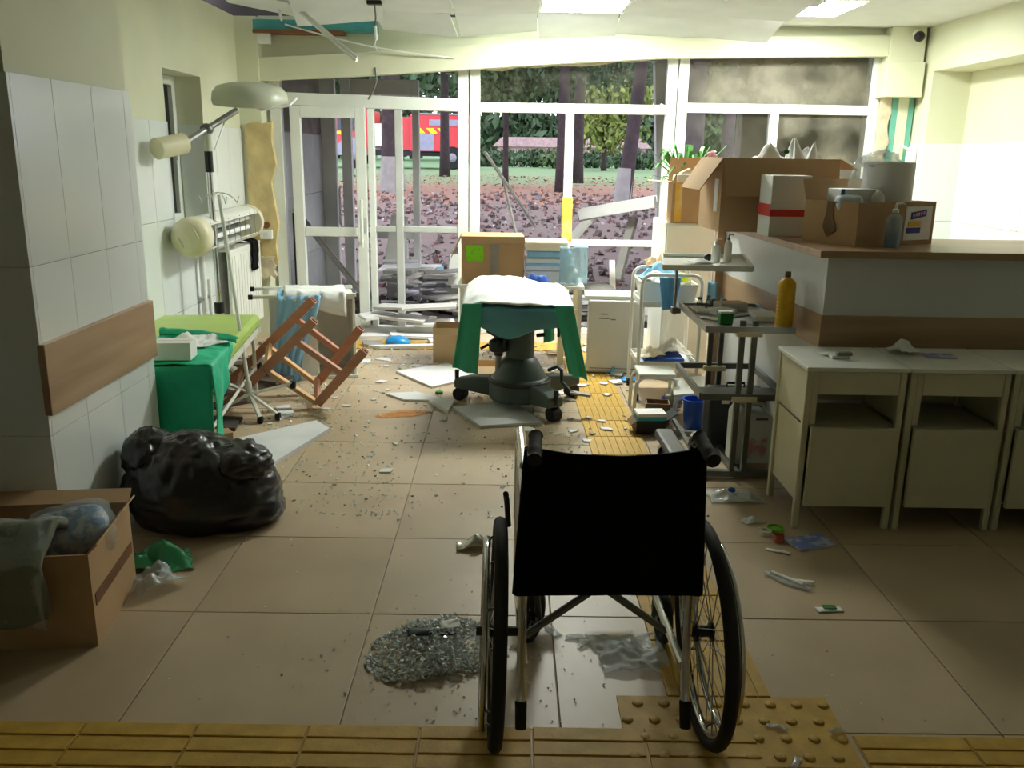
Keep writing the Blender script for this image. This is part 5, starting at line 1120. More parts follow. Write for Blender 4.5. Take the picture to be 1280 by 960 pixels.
# bedside cabinets in front of the counter
def cabinet(x, label, first=False):
    t = thing('bedside_cabinet', label, 'cabinet', (x, 3.43, 0), group='bedside cabinets along the counter')
    w, d, h = 0.405, 0.385, 0.70
    for px_ in (0.0, w-0.026):
        for py_ in (0.0, d-0.026): MB().b2((px_, py_, 0), (px_+.026, py_+.026, h-0.018)).build('leg', 'cream_enamel', t, bevel=0.004)
    MB().b2((-0.006, -0.014, h-0.018), (w+.004, d, h)).build('top', 'white_enamel', t, bevel=0.003)
    MB().b2((0.006, 0.026, 0.46), (0.012, d-.026, h-.018)).build('side_upper', 'cream_enamel', t); MB().b2((w-.012, 0.026, 0.46), (w-.006, d-.026, h-.018)).build('side_upper', 'cream_enamel', t)
    b = MB(); z0, z1 = 0.115, 0.445
    b.b2((0.012, 0.02, z0), (w-.012, d-.012, z0+.01)); b.b2((0.012, 0.02, z1-.01), (w-.012, d-.012, z1)); b.b2((0.012, 0.03, z0+.01), (0.02, d-.012, z1-.01)); b.b2((w-.02, 0.03, z0+.01), (w-.012, d-.012, z1-.01)); b.b2((0.02, d-.02, z0+.01), (w-.02, d-.012, z1-.01))
    b.build('locker', 'cream_enamel', t)
    MB().b2((0.032, -0.022, z0-.006), (w-.03, -0.002, z1+.004)).build('door', 'cream_enamel', t, bevel=0.003)
    MB().b2((0.05, -0.004, 0.585), (w-.03, 0.012, h-.02)).build('drawer', 'cream_enamel', t, bevel=0.003)
    MB().b2((0.026, 0.0, 0.46), (0.05, 0.01, h-.018)).build('front_stile', 'cream_enamel', t)
    dd = MB(); dd.b2((0.05, 0.012, 0.585), (w-.03, d-.04, 0.592)); dd.build('drawer_floor', 'cream_enamel', t)
    MB().b2((0.02, d-.012, 0.46), (w-.02, d-.006, h-.02)).build('back_panel', 'cream_enamel', t)
    return t
cabinet(1.205, 'cream bedside cabinet standing at free end of the row by the steel trolley'); cabinet(1.625, 'cream bedside cabinet second in the row after the one by steel trolley'); cabinet(2.045, 'cream bedside cabinet third in the row along the counter')
cabinet(2.465, 'cream bedside cabinet fourth in the row along the counter')
p_ = G(1128, 437, 0.70); crumple('face_mask', 'off_white', 'crumpled white face mask on top of the second cabinet', 'face mask', (1.70, 3.70, 0.701), 0.15, 0.10, 0.075, 0.3, 41)
M('pack_periwinkle', (150, 158, 214), 0.5, var=0.2, c2=(206, 210, 226), thresh=0.55, scale=25)
crumple('blue_packet', 'pack_periwinkle', 'pale blue printed packet beside the crumpled mask on the cabinet', 'packet', (1.83, 3.65, 0.701), 0.14, 0.09, 0.012, -0.2, 42, n=12, jag=0.05)
so_ = thing('soap_dish', 'small white dish with olive soap on the free-end cabinet', 'soap dish', (1.39, 3.59, 0.701)); MB().b2((-0.04, -0.02, 0), (0.035, 0.025, 0.012)).build('dish', 'white_enamel', so_, bevel=0.004); MB().b2((-0.02, -0.022, 0.012), (0.045, 0.008, 0.028)).build('soap', 'textile_olive', so_, bevel=0.006)
crumple('paper_scrap', 'paper_white', 'white paper scrap behind the olive soap', 'paper', (1.37, 3.645, 0.701), 0.09, 0.05, 0.02, 0.2, 43, n=10)

# ---- boxes on the counter
A = thing('cardboard_box', 'large brown carton with flaps folded out, heaped with papers on counter', 'box', (1.11, 4.73, 1.121), (0, 0, R(3)))
open_box(A, 0.62, 0.42, 0.38, mat='cardboard')
flap(A, (0.0, 0.0, 0.38), (0.0, 0.42, 0.38), (-0.75, 0, -1.1), 0.20, 'cardboard'); flap(A, (0.0, 0.0, 0.38), (0.62, 0.0, 0.38), (0, -0.16, -0.62), 0.20, 'cardboard'); flap(A, (0.62, 0, 0.38), (0.62, 0.42, 0.38), (1, 0, -0.5), 0.12, 'cardboard')
MB().b2((-0.0035, 0.05, 0.10), (-0.0008, 0.12, 0.27)).build('paper_label', 'paper_white', A)
for k, (x, y, w, d, rz, h) in enumerate(((0.30, 0.14, .22, .18, .2, .13), (0.44, 0.2, .14, .10, .9, .16), (0.50, 0.12, .16, .12, -.3, .10), (0.38, 0.26, .3, .2, .1, .08))):
    lab = ('crumpled white paper with green print sticking out of large carton', 'upright white paper cone in the large carton', 'white tissue at the right flap of the large carton', 'white paper bedding under the other papers in the large carton')[k]
    crumple('waste_paper', 'paper_white', lab, 'paper', A.matrix_basis @ Vector((x, y, 0.35)), w, d, h, rz, 50+k, n=14, jag=.4)
for k, (x, hgt) in enumerate(((0.42, .12), (0.49, .10))):
    o = MB().lathe([(0.035, 0.0), (0.03, 0.02), (0.012, hgt*.75), (0.003, hgt)], 5).build('paper_cone', 'paper_white'); o.location = A.matrix_basis @ Vector((x, 0.06, 0.37)); o.rotation_euler = (0.1, -0.25+0.3*k, 0); tag(o, ('tall pointed white paper twist rising from the large carton', 'short pointed white paper twist rising from the large carton')[k], 'paper twist')
o = MB().ell((0, 0, 0), (0.014, 0.004, 0.012), 12, 8).build('green_badge', 'green_print', smooth=True); o.location = A.matrix_basis @ Vector((0.33, 0.0, 0.415)); tag(o, 'small green printed tab on the papers in the large carton', 'tab')
wcb = thing('tall_cabinet', 'plain white tall cabinet behind the white trolley carrying a tan carton', 'cabinet', (1.04, 5.92, 0))
MB().b2((0, 0, 0.05), (0.33, 0.56, 1.075)).build('carcass', 'white_enamel', wcb, bevel=0.006); MB().b2((0.02, 0.02, 0), (0.31, 0.54, 0.05)).build('plinth', 'pvc_grey', wcb); MB().b2((0.01, -0.015, 0.07), (0.32, -0.001, 1.065)).build('door', 'white_enamel', wcb, bevel=0.003); MB().cyl((0.04, -0.03, 0.62), (0.04, -0.03, 0.74), 0.006, n=8).build('handle', 'steel', wcb)
sb = thing('cardboard_box', 'smaller tan carton with yellow stripe on the white tall cabinet', 'box', (1.07, 5.93, 1.076), (0, 0, R(-4)))
open_box(sb, 0.285, 0.30, 0.26, mat='cardboard'); MB().b2((0.02, -0.003, 0.005), (0.065, -0.0005, 0.255)).build('yellow_stripe', 'yellow_foam', sb)
flap(sb, (0, 0, 0.26), (0, 0.30, 0.26), (-1, 0, 0.05), 0.14, 'cardboard'); flap(sb, (0, 0.30, 0.26), (0.285, 0.30, 0.26), (0, 0.1, 1), 0.16, 'cardboard'); flap(sb, (0.285, 0, 0.26), (0.285, 0.3, 0.26), (.2, 0, 1), 0.14, 'cardboard')
pkk = thing('blue_white_carton', 'small white and violet carton on the smaller tan box', 'box', (1.10, 5.96, 1.30), (0, 0, R(-15))); MB().b2((0, 0, 0), (0.10, 0.08, 0.09)).build('carton', 'paper_white', pkk, bevel=0.003); M('violet_print', (84, 70, 190), 0.5); MB().b2((0.07, -0.002, 0.01), (0.098, 0.0, 0.08)).build('violet_panel', 'violet_print', pkk); MB().box((0.05, 0.05, 0.10), (0.07, 0.05, 0.03), (0, R(-25), R(20))).build('tan_piece', 'cardboard_light', pkk)
# potted plant with flowers behind the boxes
M('leaf_fresh', (70, 128, 52), 0.5, var=0.3, scale=12); M('petal_pink', (226, 170, 182), 0.6, var=0.15); M('pot_clay', (176, 106, 76), 0.8)
fl = thing('potted_plant', 'leafy potted plant with pale pink flowers behind the smaller tan box', 'plant', (1.24, 6.36, 1.076))
MB().lathe([(0.07, 0), (0.095, 0.14), (0.105, 0.14), (0.105, 0.165), (0.09, 0.165), (0.085, 0.15)], 20).build('pot', 'pot_clay', fl, smooth=True, ang=40)
rnd = random.Random(5)
for k in range(90):
    a = rnd.uniform(0, 6.28); Lk = rnd.uniform(0.06, 0.30); up = rnd.uniform(0.12, 0.36); b0 = Vector((0.03*cos(a), 0.03*sin(a), 0.15)); t1 = Vector((Lk*cos(a), Lk*0.6*sin(a), 0.15+up)); d = (t1-b0).normalized(); sd = d.cross(Vector((0, 0, 1))).normalized()*rnd.uniform(.009, .02); mid = (b0+t1)*.5+Vector((0, 0, .05)); ee = t1+Vector((d.x*.05, d.y*.05, -.05))
    mb = MB(); mb.add([b0, mid-sd, mid+sd, t1-sd*1.1, t1+sd*1.1, ee], [(0, 1, 2), (1, 3, 4, 2), (3, 5, 4)]); mb.build('leaf', 'leaf_fresh', fl, solid=0.002)
for x, z in ((0.10, 0.36), (0.14, 0.43), (0.22, 0.35), (0.28, 0.33)):
    f_ = MB()
    for k in range(5):
        a = 2*pi*k/5; f_.ell((x+.022*cos(a), -0.12, z+.022*sin(a)), (.018, .006, .018), 8, 6)
    f_.build('flower', 'petal_pink', fl, smooth=True)
# white and red carton, open carton with label, and what stands on them
M('carton_white', (226, 226, 224), 0.6, var=0.03); M('red_print', (200, 60, 54), 0.5)
wr_ = thing('white_carton', 'tall white carton with red band between the brown boxes on counter', 'box', (1.30, 4.47, 1.121), (0, 0, R(3))); MB().b2((0, 0, 0), (0.20, 0.18, 0.30)).build('carton', 'carton_white', wr_, bevel=0.003)
MB().b2((-0.0025, -0.0025, 0.10), (0.2025, 0.0, 0.135)).build('red_band', 'red_print', wr_); MB().b2((-0.0025, 0.0, 0.10), (0.0, 0.18, 0.16)).build('red_side', 'red_print', wr_)
bA, bB, bC = Vector((1.335, 4.31)), Vector((1.566, 4.08)), Vector((2.04, 4.225))
B = thing('cardboard_box', 'low brown carton with torn hand hole and blue-yellow label on counter', 'box', (1.566, 4.02, 1.121), (0, 0, R(17)))
open_box(B, 0.50, 0.33, 0.195, mat='cardboard')
B.rotation_euler = (0, 0, R(26)); B.matrix_basis = Matrix.Translation(B.location) @ Euler(B.rotation_euler).to_matrix().to_4x4()
rough_slab('torn_hole', 'cardboard_dark', [(-0.145, 0.12), (-0.145, 0.195), (-0.185, 0.195), (-0.185, 0.15), (-0.20, 0.08), (-0.17, 0.03), (-0.12, 0.06)], -0.006, -0.003, B, 0.01, 7, 3)
th_ = [o for o in B.children if o.name.startswith('torn_hole')][0]; th_.rotation_euler = (0, 0, R(-90))
MB().b2((0.30, -0.004, 0.02), (0.475, -0.0005, 0.175)).build('paper_label', 'paper_white', B)
M('label_blue', (44, 46, 140), 0.5); M('label_yellow', (232, 190, 50), 0.5); M('label_rose', (214, 176, 200), 0.5)
lb = MB().add([(0.335, -0.006, 0.115), (0.435, -0.006, 0.13), (0.435, -0.006, 0.16), (0.335, -0.006, 0.148), (0.335, -0.003, 0.115), (0.435, -0.003, 0.13), (0.435, -0.003, 0.16), (0.335, -0.003, 0.148)], ((0,1,2,3),(7,6,5,4),(0,4,5,1),(1,5,6,2),(2,6,7,3),(3,7,4,0))).build('blue_block', 'label_blue', B)
for k in range(5): MB().b2((0.345+.017*k, -0.0075, 0.1275+.0025*k), (0.355+.017*k, -0.0055, 0.143+.0025*k)).build('print_mark', 'label_rose', lb)
MB().b2((0.32, -0.006, 0.082), (0.41, -0.003, 0.108)).build('yellow_block', 'label_yellow', B); MB().b2((0.315, -0.006, 0.052), (0.405, -0.003, 0.078)).build('blue_block', 'label_blue', B)
flap(B, (0, 0.33, 0.195), (0.5, 0.33, 0.195), (0, .4, 1), 0.10, 'cardboard')
rl = thing('paper_roll', 'large white paper roll in loose plastic standing in the low brown carton', 'paper roll', B.matrix_basis @ Vector((0.36, 0.175, 0.008)))
MB().lathe([(0.03, 0.0), (0.112, 0.0), (0.116, 0.006), (0.116, 0.36), (0.11, 0.366), (0.03, 0.366)], 36).build('roll', 'paper_white', rl, smooth=True, ang=40)
MB().ell((-0.045, 0, 0.365), (0.085, 0.09, 0.05), 36, 22, lambda d: 1+0.30*fbm(d, 2.4, 3)+0.05*ridged(d, 4, 2)).build('plastic_cover', 'clear_film', rl, smooth=True, ang=180)
MB().ell((-0.12, 0.02, 0.27), (0.055, 0.05, 0.12), 20, 14, lambda d: 1+0.2*fbm(d, 2, 8)).build('loose_plastic', 'clear_film_thin', rl, smooth=True, ang=180)
gx = thing('grey_carton', 'pale grey long carton lying in the low brown carton', 'box', B.matrix_basis @ Vector((0.03, 0.14, 0.10)), (0, 0, R(10))); MB().b2((0, 0, 0), (0.19, 0.12, 0.15)).build('carton', 'carton_white', gx, bevel=0.003); MB().b2((-0.0025, -0.002, 0.03), (0.016, 0.0, 0.15)).build('blue_edge', 'pack_navy', gx)
o = MB().ell((0, 0, 0.035), (0.07, 0.05, 0.045), 24, 16, lambda d: ((abs(d.x)**4+abs(d.y)**4+abs(d.z)**4)**-0.25)*0.85*(1+0.1*fbm(d, 2.4, 2))).build('wrapped_bundle', M('pack_pale', (206, 220, 232), 0.5, var=0.06), smooth=True, ang=180); o.location = B.matrix_basis @ Vector((0.06, 0.12, 0.175)); tag(o, 'pale blue wrapped bundle at the corner of the low brown carton', 'bundle'); o.location.z = 1.121+0.15
o = MB().ell((0, 0, 0.04), (0.03, 0.03, 0.045), 16, 12, lambda d: 1+0.08*fbm(d, 3, 2)).build('white_bundle', 'cloth_white', smooth=True, ang=180); o.location = B.matrix_basis @ Vector((0.20, 0.08, 0.16)); tag(o, 'small white wadded bundle beside the paper roll', 'bundle')
Mfilm('bottle_clear', (190, 214, 224), 0.45, 0.1, 0.0); M('gel_blue', (60, 120, 190), 0.2)
pump_bottle((1.735, 4.025, 1.121), 0.20, 0.034, 'bottle_clear', 'clear pump bottle of blue hand gel in front of the low carton', 'jug_white', 'gel_blue')
sk_ = thing('wall_dispenser', 'white dispenser bracket hanging on the right wall tiles', 'dispenser', (XR-0.012, 7.30, 1.32)); MB().b2((-0.05, -0.05, 0), (0.0, 0.05, 0.28)).build('bracket', 'white_enamel', sk_, bevel=0.01); MB().tube([(-0.05, 0, 0.26), (-0.12, 0, 0.30), (-0.15, 0, 0.24)], 0.012, 8).build('lever', 'white_enamel', sk_, smooth=True)
# ================================================================ UNDER THE CEILING
def barThing(name, label, cat, p, q, w, h, mat, group=None, up=(0, 0, 1), lip=None):
    p, q = Vector(p), Vector(q); t = thing(name, label, cat, p, group=group)
    MB().bar((0, 0, 0), q-p, w, h, up).build('web', mat, t, bevel=0.002)
    if lip: MB().bar(Vector((0, 0, lip)), q-p+Vector((0, 0, lip)), w*0.25, abs(lip)*2, up).build('flange', mat, t)
    return t
barThing('ceiling_profile', 'white metal ceiling profile hanging loose over the door', 'ceiling profile', D(318, -34, 6.75), D(446, 76, 6.45), 0.03, 0.018, 'white_enamel', lip=0.014)
barThing('ceiling_profile', 'short white ceiling profile dangling beside the torn ceiling edge', 'ceiling profile', D(340, -20, 6.7), D(352, 26, 6.7), 0.022, 0.012, 'white_enamel', lip=0.01)
o = MB().box((0, 0, 0), (0.62, 0.55, 0.012)).build('hanging_tile', 'ceiling_tile'); o.location = (-1.22, 6.62, 2.47); o.rotation_euler = (R(-13), R(-6), R(8)); tag(o, 'loose ceiling tile sagging down above the door', 'ceiling tile')
o = MB().box((0, 0, 0), (0.58, 0.5, 0.012)).build('hanging_tile', 'ceiling_tile'); o.location = (-0.72, 7.02, 2.44); o.rotation_euler = (R(-11), R(5), R(-5)); tag(o, 'loose ceiling tile sagging beside the dangling sensor cable', 'ceiling tile')
o = MB().box((0, 0, 0), (0.50, 0.45, 0.012)).build('hanging_tile', 'ceiling_tile'); o.location = (-1.78, 6.62, 2.50); o.rotation_euler = (R(-4), R(10), R(3)); tag(o, 'loose ceiling tile against the left wall corner', 'ceiling tile')
cbp = D(468, 2, 6.45); cbt = thing('dangling_cable', 'dark cable with white connector dangling from the ceiling', 'cable', (cbp.x, cbp.y, 2.49))
MB().box((0, 0, -0.01), (0.10, 0.06, 0.025)).build('mount', 'black_plastic', cbt, bevel=0.004); MB().tube([(0, 0, -0.02), (0.006, 0, -0.10), (0.0, 0.01, -0.16)], 0.006, 6).build('cord', 'dark_steel', cbt, smooth=True); MB().tube([(0, 0.01, -0.155), (0.004, 0.01, -0.245)], 0.011, 8).build('connector', 'white_enamel', cbt, smooth=True); MB().tube([(0.004, 0.01, -0.24), (-0.006, 0.01, -0.28), (0.012, 0.012, -0.32)], 0.0035, 6).build('wire', 'white_enamel', cbt, smooth=True)
a0, a1 = Vector((-1.75, 7.275, 2.44)), Vector((-0.45, 7.325, 2.22))
o = MB().tube([a0+(a1-a0)*k/14+Vector((0, -0.05*sin(pi*k/14), -0.04*sin(pi*k/14))) for k in range(15)], 0.007, 6).build('loose_wire', 'white_enamel', smooth=True); tag(o, 'thin white wire sagging along the header board', 'wire')
w0 = Vector((-1.07, 7.326, 2.14)); o = MB().tube([w0, w0+Vector((0.01, -0.01, -0.10)), w0+Vector((-0.02, -0.01, -0.18)), w0+Vector((-0.06, -0.01, -0.24))], 0.007, 6).build('loose_wire', 'dark_steel', smooth=True); tag(o, 'short dark wire hanging before the door transom', 'wire')
sc_ = thing('security_camera', 'small black dome camera on ceiling corner by right wall', 'camera', (3.13, 7.22, 2.42)); MB().ell((0, 0, 0), (0.04, 0.04, 0.04), 18, 12).build('dome', 'black_plastic', sc_, smooth=True); MB().cyl((0, 0, 0.0), (0, 0.06, 0.03), 0.03, n=14).build('mount', 'white_enamel', sc_, smooth=True)
o = MB().tube([D(852, 82, 7.44), D(853, 95, 7.44), D(852, 112, 7.44)], 0.006, 6).build('loose_wire', 'white_enamel', smooth=True); tag(o, 'short white wire hanging in the top right pane', 'wire')

# ================================================================ DEBRIS
M('slab_white', (224, 224, 226), 0.8, var=0.06, scale=5); M('slab_pale', (202, 200, 198), 0.8, var=0.08, scale=5); M('slab_grey', (150, 147, 144), 0.85, var=0.15, scale=5); M('slab_core', (196, 190, 176), 0.9)
def shard(name, mat, loc, w, d, th, rot, rnd, label, cat, group=None, rag=0.14):
    n = rnd.choice((4, 4, 5, 6)); poly = []
    base4 = [(-1, -1), (1, -1), (1, 1), (-1, 1)]
    if n > 4: base4.insert(2, (1, rnd.uniform(-.2, .5)))
    if n > 5: base4.insert(4, (rnd.uniform(-.4, .4), 1))
    poly = [(x*w/2*(1-rag*rnd.random()*2*(abs(x) > .9)), y*d/2*(1-rag*rnd.random()*2*(abs(y) > .9))) for x, y in base4]
    o = MB().prism(poly, 0, th).build(name, mat); o.location = loc; o.rotation_euler = rot; tag(o, label, cat, group); return o
rnd = random.Random(11)
HM = {}
def settle(x, y, w, d, th, base, cell=0.06):
    """height at which a slab comes to rest on those already lying there"""
    r_ = [(i, j) for i in range(int((x-w*.42)/cell), int((x+w*.42)/cell)+1) for j in range(int((y-d*.42)/cell), int((y+d*.42)/cell)+1)]
    h = max([HM.get(c, 0.0) for c in r_]+[0.0]); 
    for c in r_: HM[c] = h+th+0.014
    return base+h
# heap in and beyond the doorway
for k in range(46):
    t_ = rnd.random(); y = 7.66+1.5*t_; x = rnd.uniform(-1.08, -0.32); w, d, th = rnd.uniform(.18, .55), rnd.uniform(.10, .30), rnd.uniform(.012, .03)
    shard('broken_panel', rnd.choice(('slab_white', 'slab_pale', 'slab_pale', 'slab_grey')), (x, y, settle(x, y, w, d, th, max(0.012, gz(x, y)+0.05+0.08*t_))), w, d, th, (R(rnd.uniform(-4, 7)), R(rnd.uniform(-4, 4)), rnd.uniform(-.5, .5)), rnd, 'broken pale ceiling panel in the heap outside the door', 'ceiling panel', 'panel heap outside the door')
for k, (px, py, w, d, rz, m_) in enumerate(((470, 420, .40, .22, .2, 'slab_white'), (520, 423, .55, .14, .08, 'slab_white'), (500, 398, .5, .2, -.15, 'slab_pale'), (545, 405, .4, .16, .1, 'slab_white'), (470, 396, .28, .2, .6, 'slab_white'), (540, 385, .5, .2, .05, 'slab_pale'), (490, 385, .3, .16, -.5, 'slab_pale'), (465, 433, .2, .12, .3, 'slab_grey'), (555, 430, .3, .12, .2, 'slab_white'), (430, 430, .2, .2, .5, 'slab_white'), (520, 436, .75, .05, .12, 'slab_white'))):
    p_ = G(px, py); y = min(p_.y, 7.3); p_ = p_ if p_.y < 7.3 else D(px, py, 7.3)
    shard('broken_panel', m_, (p_.x, p_.y, max(0.012, p_.z)), w, d, 0.022, (R(rnd.uniform(2, 9)), R(rnd.uniform(-5, 5)), rz), rnd, 'broken white ceiling panel lying inside the glazed door', 'ceiling panel', 'broken panels inside the door')
# heap beyond the right panes
for k in range(26):
    y = rnd.uniform(7.66, 8.9); x = rnd.uniform(0.30, 1.30)*y/7.6; t_ = (y-7.6)/1.3; w, d, th = rnd.uniform(.2, .6), rnd.uniform(.08, .25), rnd.uniform(.012, .03)
    shard('broken_panel', rnd.choice(('slab_pale', 'slab_grey', 'slab_grey')), (x, y, settle(x, y, w, d, th, max(.012, gz(x, y)+0.06+0.12*t_))), w, d, th, (R(rnd.uniform(-5, 9)), R(rnd.uniform(-6, 6)), rnd.uniform(-.6, .6)), rnd, 'broken grey panel in the heap beyond the right-hand glazing', 'panel', 'panel heap beyond the right-hand glazing')
for k, (x, y) in enumerate(((-1.75, 5.75), (-1.55, 5.62), (-1.85, 5.45), (-1.68, 5.95), (-1.45, 6.35), (-1.75, 6.3), (-1.6, 4.75), (-1.85, 4.9), (-1.7, 5.15), (-1.95, 6.05), (-1.85, 6.9), (-1.5, 6.9))):
    w, d = rnd.uniform(.2, .42), rnd.uniform(.12, .26); shard('broken_panel', rnd.choice(('slab_grey', 'slab_pale', 'rubble_dark')), (x, y, settle(x, y, w, d, .02, 0.002)), w, d, .02, (R(rnd.uniform(0, 2)), 0, rnd.uniform(-1, 1)), rnd, 'grey broken panel lying under and behind the couch', 'panel', 'broken panels by the couch')
rb = MB()
for k in range(900):
    y = 7.62+1.7*rnd.random(); x = rnd.uniform(-1.75, 2.2); s = rnd.uniform(.012, .05); chunk(rb, (x, y, gz(x, y)+s*.3+0.05*rnd.random()), s, rnd)
tag(rb.build('porch_rubble', 'rubble_grey', ground), kind='stuff')
# leaning and fallen lengths outside
barThing('fallen_profile', 'wide pale metal profile fallen slantwise across the right-hand glazing outside', 'metal profile', D(728, 268, 8.5), D(822, 252, 8.1), 0.16, 0.10, 'slab_white', lip=0.03)
barThing('fallen_strut', 'pale strut propping the fallen metal profile outside', 'strut', D(738, 272, 8.45), D(712, 302, 8.3), 0.10, 0.04, 'slab_pale')
barThing('fallen_strut', 'pale strut slanting under the fallen metal profile to the rubble', 'strut', D(792, 272, 8.4), D(772, 350, 8.2), 0.08, 0.05, 'slab_grey')
barThing('thin_rod', 'long thin pale rod leaning outside against the main mullion', 'rod', D(606, 190, 8.2), D(669, 282, 8.9), 0.03, 0.02, 'slab_pale')
barThing('thin_rod', 'shorter thin pale rod crossing behind the leaning long one', 'rod', D(630, 228, 8.5), D(646, 296, 8.6), 0.025, 0.018, 'slab_pale')
barThing('metal_strip', 'double metal strip leaning diagonally behind the door leaf', 'metal strip', D(368, 262, 7.85), D(484, 408, 7.75), 0.05, 0.03, 'slab_grey', lip=0.02)
barThing('leaning_board', 'white board leaning upright outside the side light', 'board', D(500, 270, 9.0), D(488, 352, 8.8), 0.17, 0.03, 'porch_pvc', up=(0, 1, 0))
barThing('leaning_board', 'pale grey board leaning outside behind the carton flap', 'board', D(572, 318, 8.4), D(566, 390, 8.2), 0.14, 0.03, 'porch_pvc', up=(0, 1, 0))
barThing('grey_post', 'grey square post standing in rubble beyond the glazed door', 'post', D(498, 300, 9.2)+Vector((0, 0, 0)), D(497, 372, 9.1), 0.20, 0.16, 'slab_pale', up=(0, 1, 0))
o = MB().prism([(0, 0), (0.16, 0.02), (0.15, 0.12), (0.12, 0.13)], 0, 0.02, lambda a, b, c: (a, c, b)).build('foil_piece', 'pack_blue'); o.location = D(535, 348, 8.6); tag(o, 'pale blue triangular sheet stuck in the rubble outside', 'sheet')
barThing('white_stick', 'pale upright batten standing in the rubble behind white appliance', 'batten', D(765, 325, 7.75), D(766, 378, 7.7), 0.05, 0.03, 'slab_white', up=(0, 1, 0))
o = MB().ell((0, 0, 0.04), (0.16, 0.10, 0.07), 20, 12, lambda d: 1+0.15*fbm(d, 2, 3)).build('grey_bundle', 'slab_grey', smooth=True, ang=180); o.location = D(750, 368, 7.75); tag(o, 'rounded grey bundle in rubble behind white appliance', 'bundle')
M('cyan_bag', (40, 146, 222), 0.35, var=0.1)
o = MB().ell((0, 0, 0.03), (0.10, 0.07, 0.05), 22, 14, lambda d: 1+0.12*fbm(d, 2, 3)).build('cyan_bag', 'cyan_bag', smooth=True, ang=180); o.location = G(497, 432); tag(o, 'bright blue bag on broken panels by the glazed door', 'bag')
bb = thing('white_bottle', 'white bottle with blue cap lying on panels near the small carton', 'bottle', G(557, 428)+Vector((0, 0, 0.03))); MB().cyl((-0.08, 0, 0), (0.0, 0, 0), 0.03, n=16).build('body', 'paper_white', bb, smooth=True); MB().cyl((0.0, 0, 0), (0.04, 0, 0), 0.025, n=16).build('cap', 'bucket_blue', bb, smooth=True)

# boards lying on the floor
def board(label, pts, th, mat='slab_white', lift=0.0, cat='board', rot=0.0):
    P = [G(*p) for p in pts]; c = sum(P, Vector())/len(P)
    o = MB().prism([(p.x-c.x, p.y-c.y) for p in P], 0, th).build('fallen_board', mat); o.location = (c.x, c.y, 0.001+lift); tag(o, label, cat); return o
board('large white board fallen flat beside the black bin bag', [(282, 556), (338, 586), (412, 540), (396, 530)], 0.022)
board('small pale board end poking out under the large fallen board', [(316, 575), (322, 590), (345, 586), (338, 574)], 0.012)
board('brown cardboard edge between bin bag and fallen board', [(262, 548), (268, 556), (292, 552), (286, 546)], 0.05, 'cardboard', cat='cardboard')
board('pale green-white board lying under the operating table', [(566, 512), (600, 536), (678, 531), (640, 505)], 0.018, 'slab_white')
board('wide white board lying behind the table foot', [(495, 466), (540, 486), (592, 474), (560, 456)], 0.014)
board('long narrow white board in front of the table foot', [(482, 494), (505, 502), (566, 503), (520, 492)], 0.014)
board('white board tilted against the table foot', [(536, 504), (560, 518), (568, 504), (552, 500)], 0.02)
board('thin white board near the upturned chair feet', [(345, 510), (350, 526), (368, 518), (362, 508)], 0.012)
for k, (px, py, s, m_) in enumerate(((478, 478, .10, 'slab_white'), (522, 458, .12, 'slab_white'), (590, 440, .14, 'slab_white'), (700, 492, .10, 'slab_white'), (712, 501, .08, 'slab_white'), (717, 540, .07, 'slab_white'), (735, 552, .09, 'slab_white'), (712, 524, .06, 'slab_white'), (726, 484, .13, 'slab_white'), (758, 496, .07, 'slab_white'), (752, 529, .07, 'slab_white'), (757, 539, .08, 'slab_white'), (755, 482, .08, 'slab_white'), (768, 480, .14, 'slab_white'), (700, 470, .2, 'slab_white'), (708, 448, .14, 'slab_white'), (690, 462, .16, 'slab_white'), (735, 438, .2, 'slab_white'), (770, 470, .1, 'slab_white'), (780, 462, .12, 'slab_white'), (455, 452, .16, 'slab_white'), (560, 448, .14, 'slab_white'), (480, 450, .14, 'slab_white'), (432, 508, .07, 'slab_white'), (420, 498, .05, 'slab_white'), (408, 512, .06, 'slab_white'), (482, 590, .09, 'off_white'), (495, 556, .05, 'off_white'), (545, 620, .02, 'slab_white'), (498, 651, .012, 'slab_white'), (830, 553, .05, 'slab_white'), (818, 545, .05, 'slab_grey'), (740, 545, .05, 'slab_grey'))):
    p_ = G(px, py); shard('white_shard', m_, (p_.x, p_.y, 0.011 if p_.y > 4.4 and 0.45 < p_.x < .8 else 0.001), s, s*rnd.uniform(.5, .9), 0.008, (R(rnd.uniform(0, 3)), R(rnd.uniform(-2, 2)), rnd.uniform(-1, 1)), rnd, 'small white panel shard lying loose on the floor', 'shard', 'white shards on the floor', rag=.3)
for k in range(150):
    y = 4.3+2.9*rnd.random()**0.7; x = rnd.uniform(-1.35, 0.9)
    if abs(x-0.07) < .3 and 4.95 < y < 5.5: continue
    s = rnd.uniform(.015, .05)*(1+.12*(y-4)); shard('white_shard', rnd.choice(('slab_white', 'slab_white', 'slab_grey', 'off_white')), (x, y, 0.011 if (.44 < x < .82 or y > 6.7) else 0.001), s, s*rnd.uniform(.4, .9), 0.006, (0, 0, rnd.uniform(0, 6)), rnd, 'small white panel shard lying loose on the floor', 'shard', 'white shards on the floor', rag=.3)
M('sand_orange', (196, 138, 84), 0.95, var=0.25, scale=20)
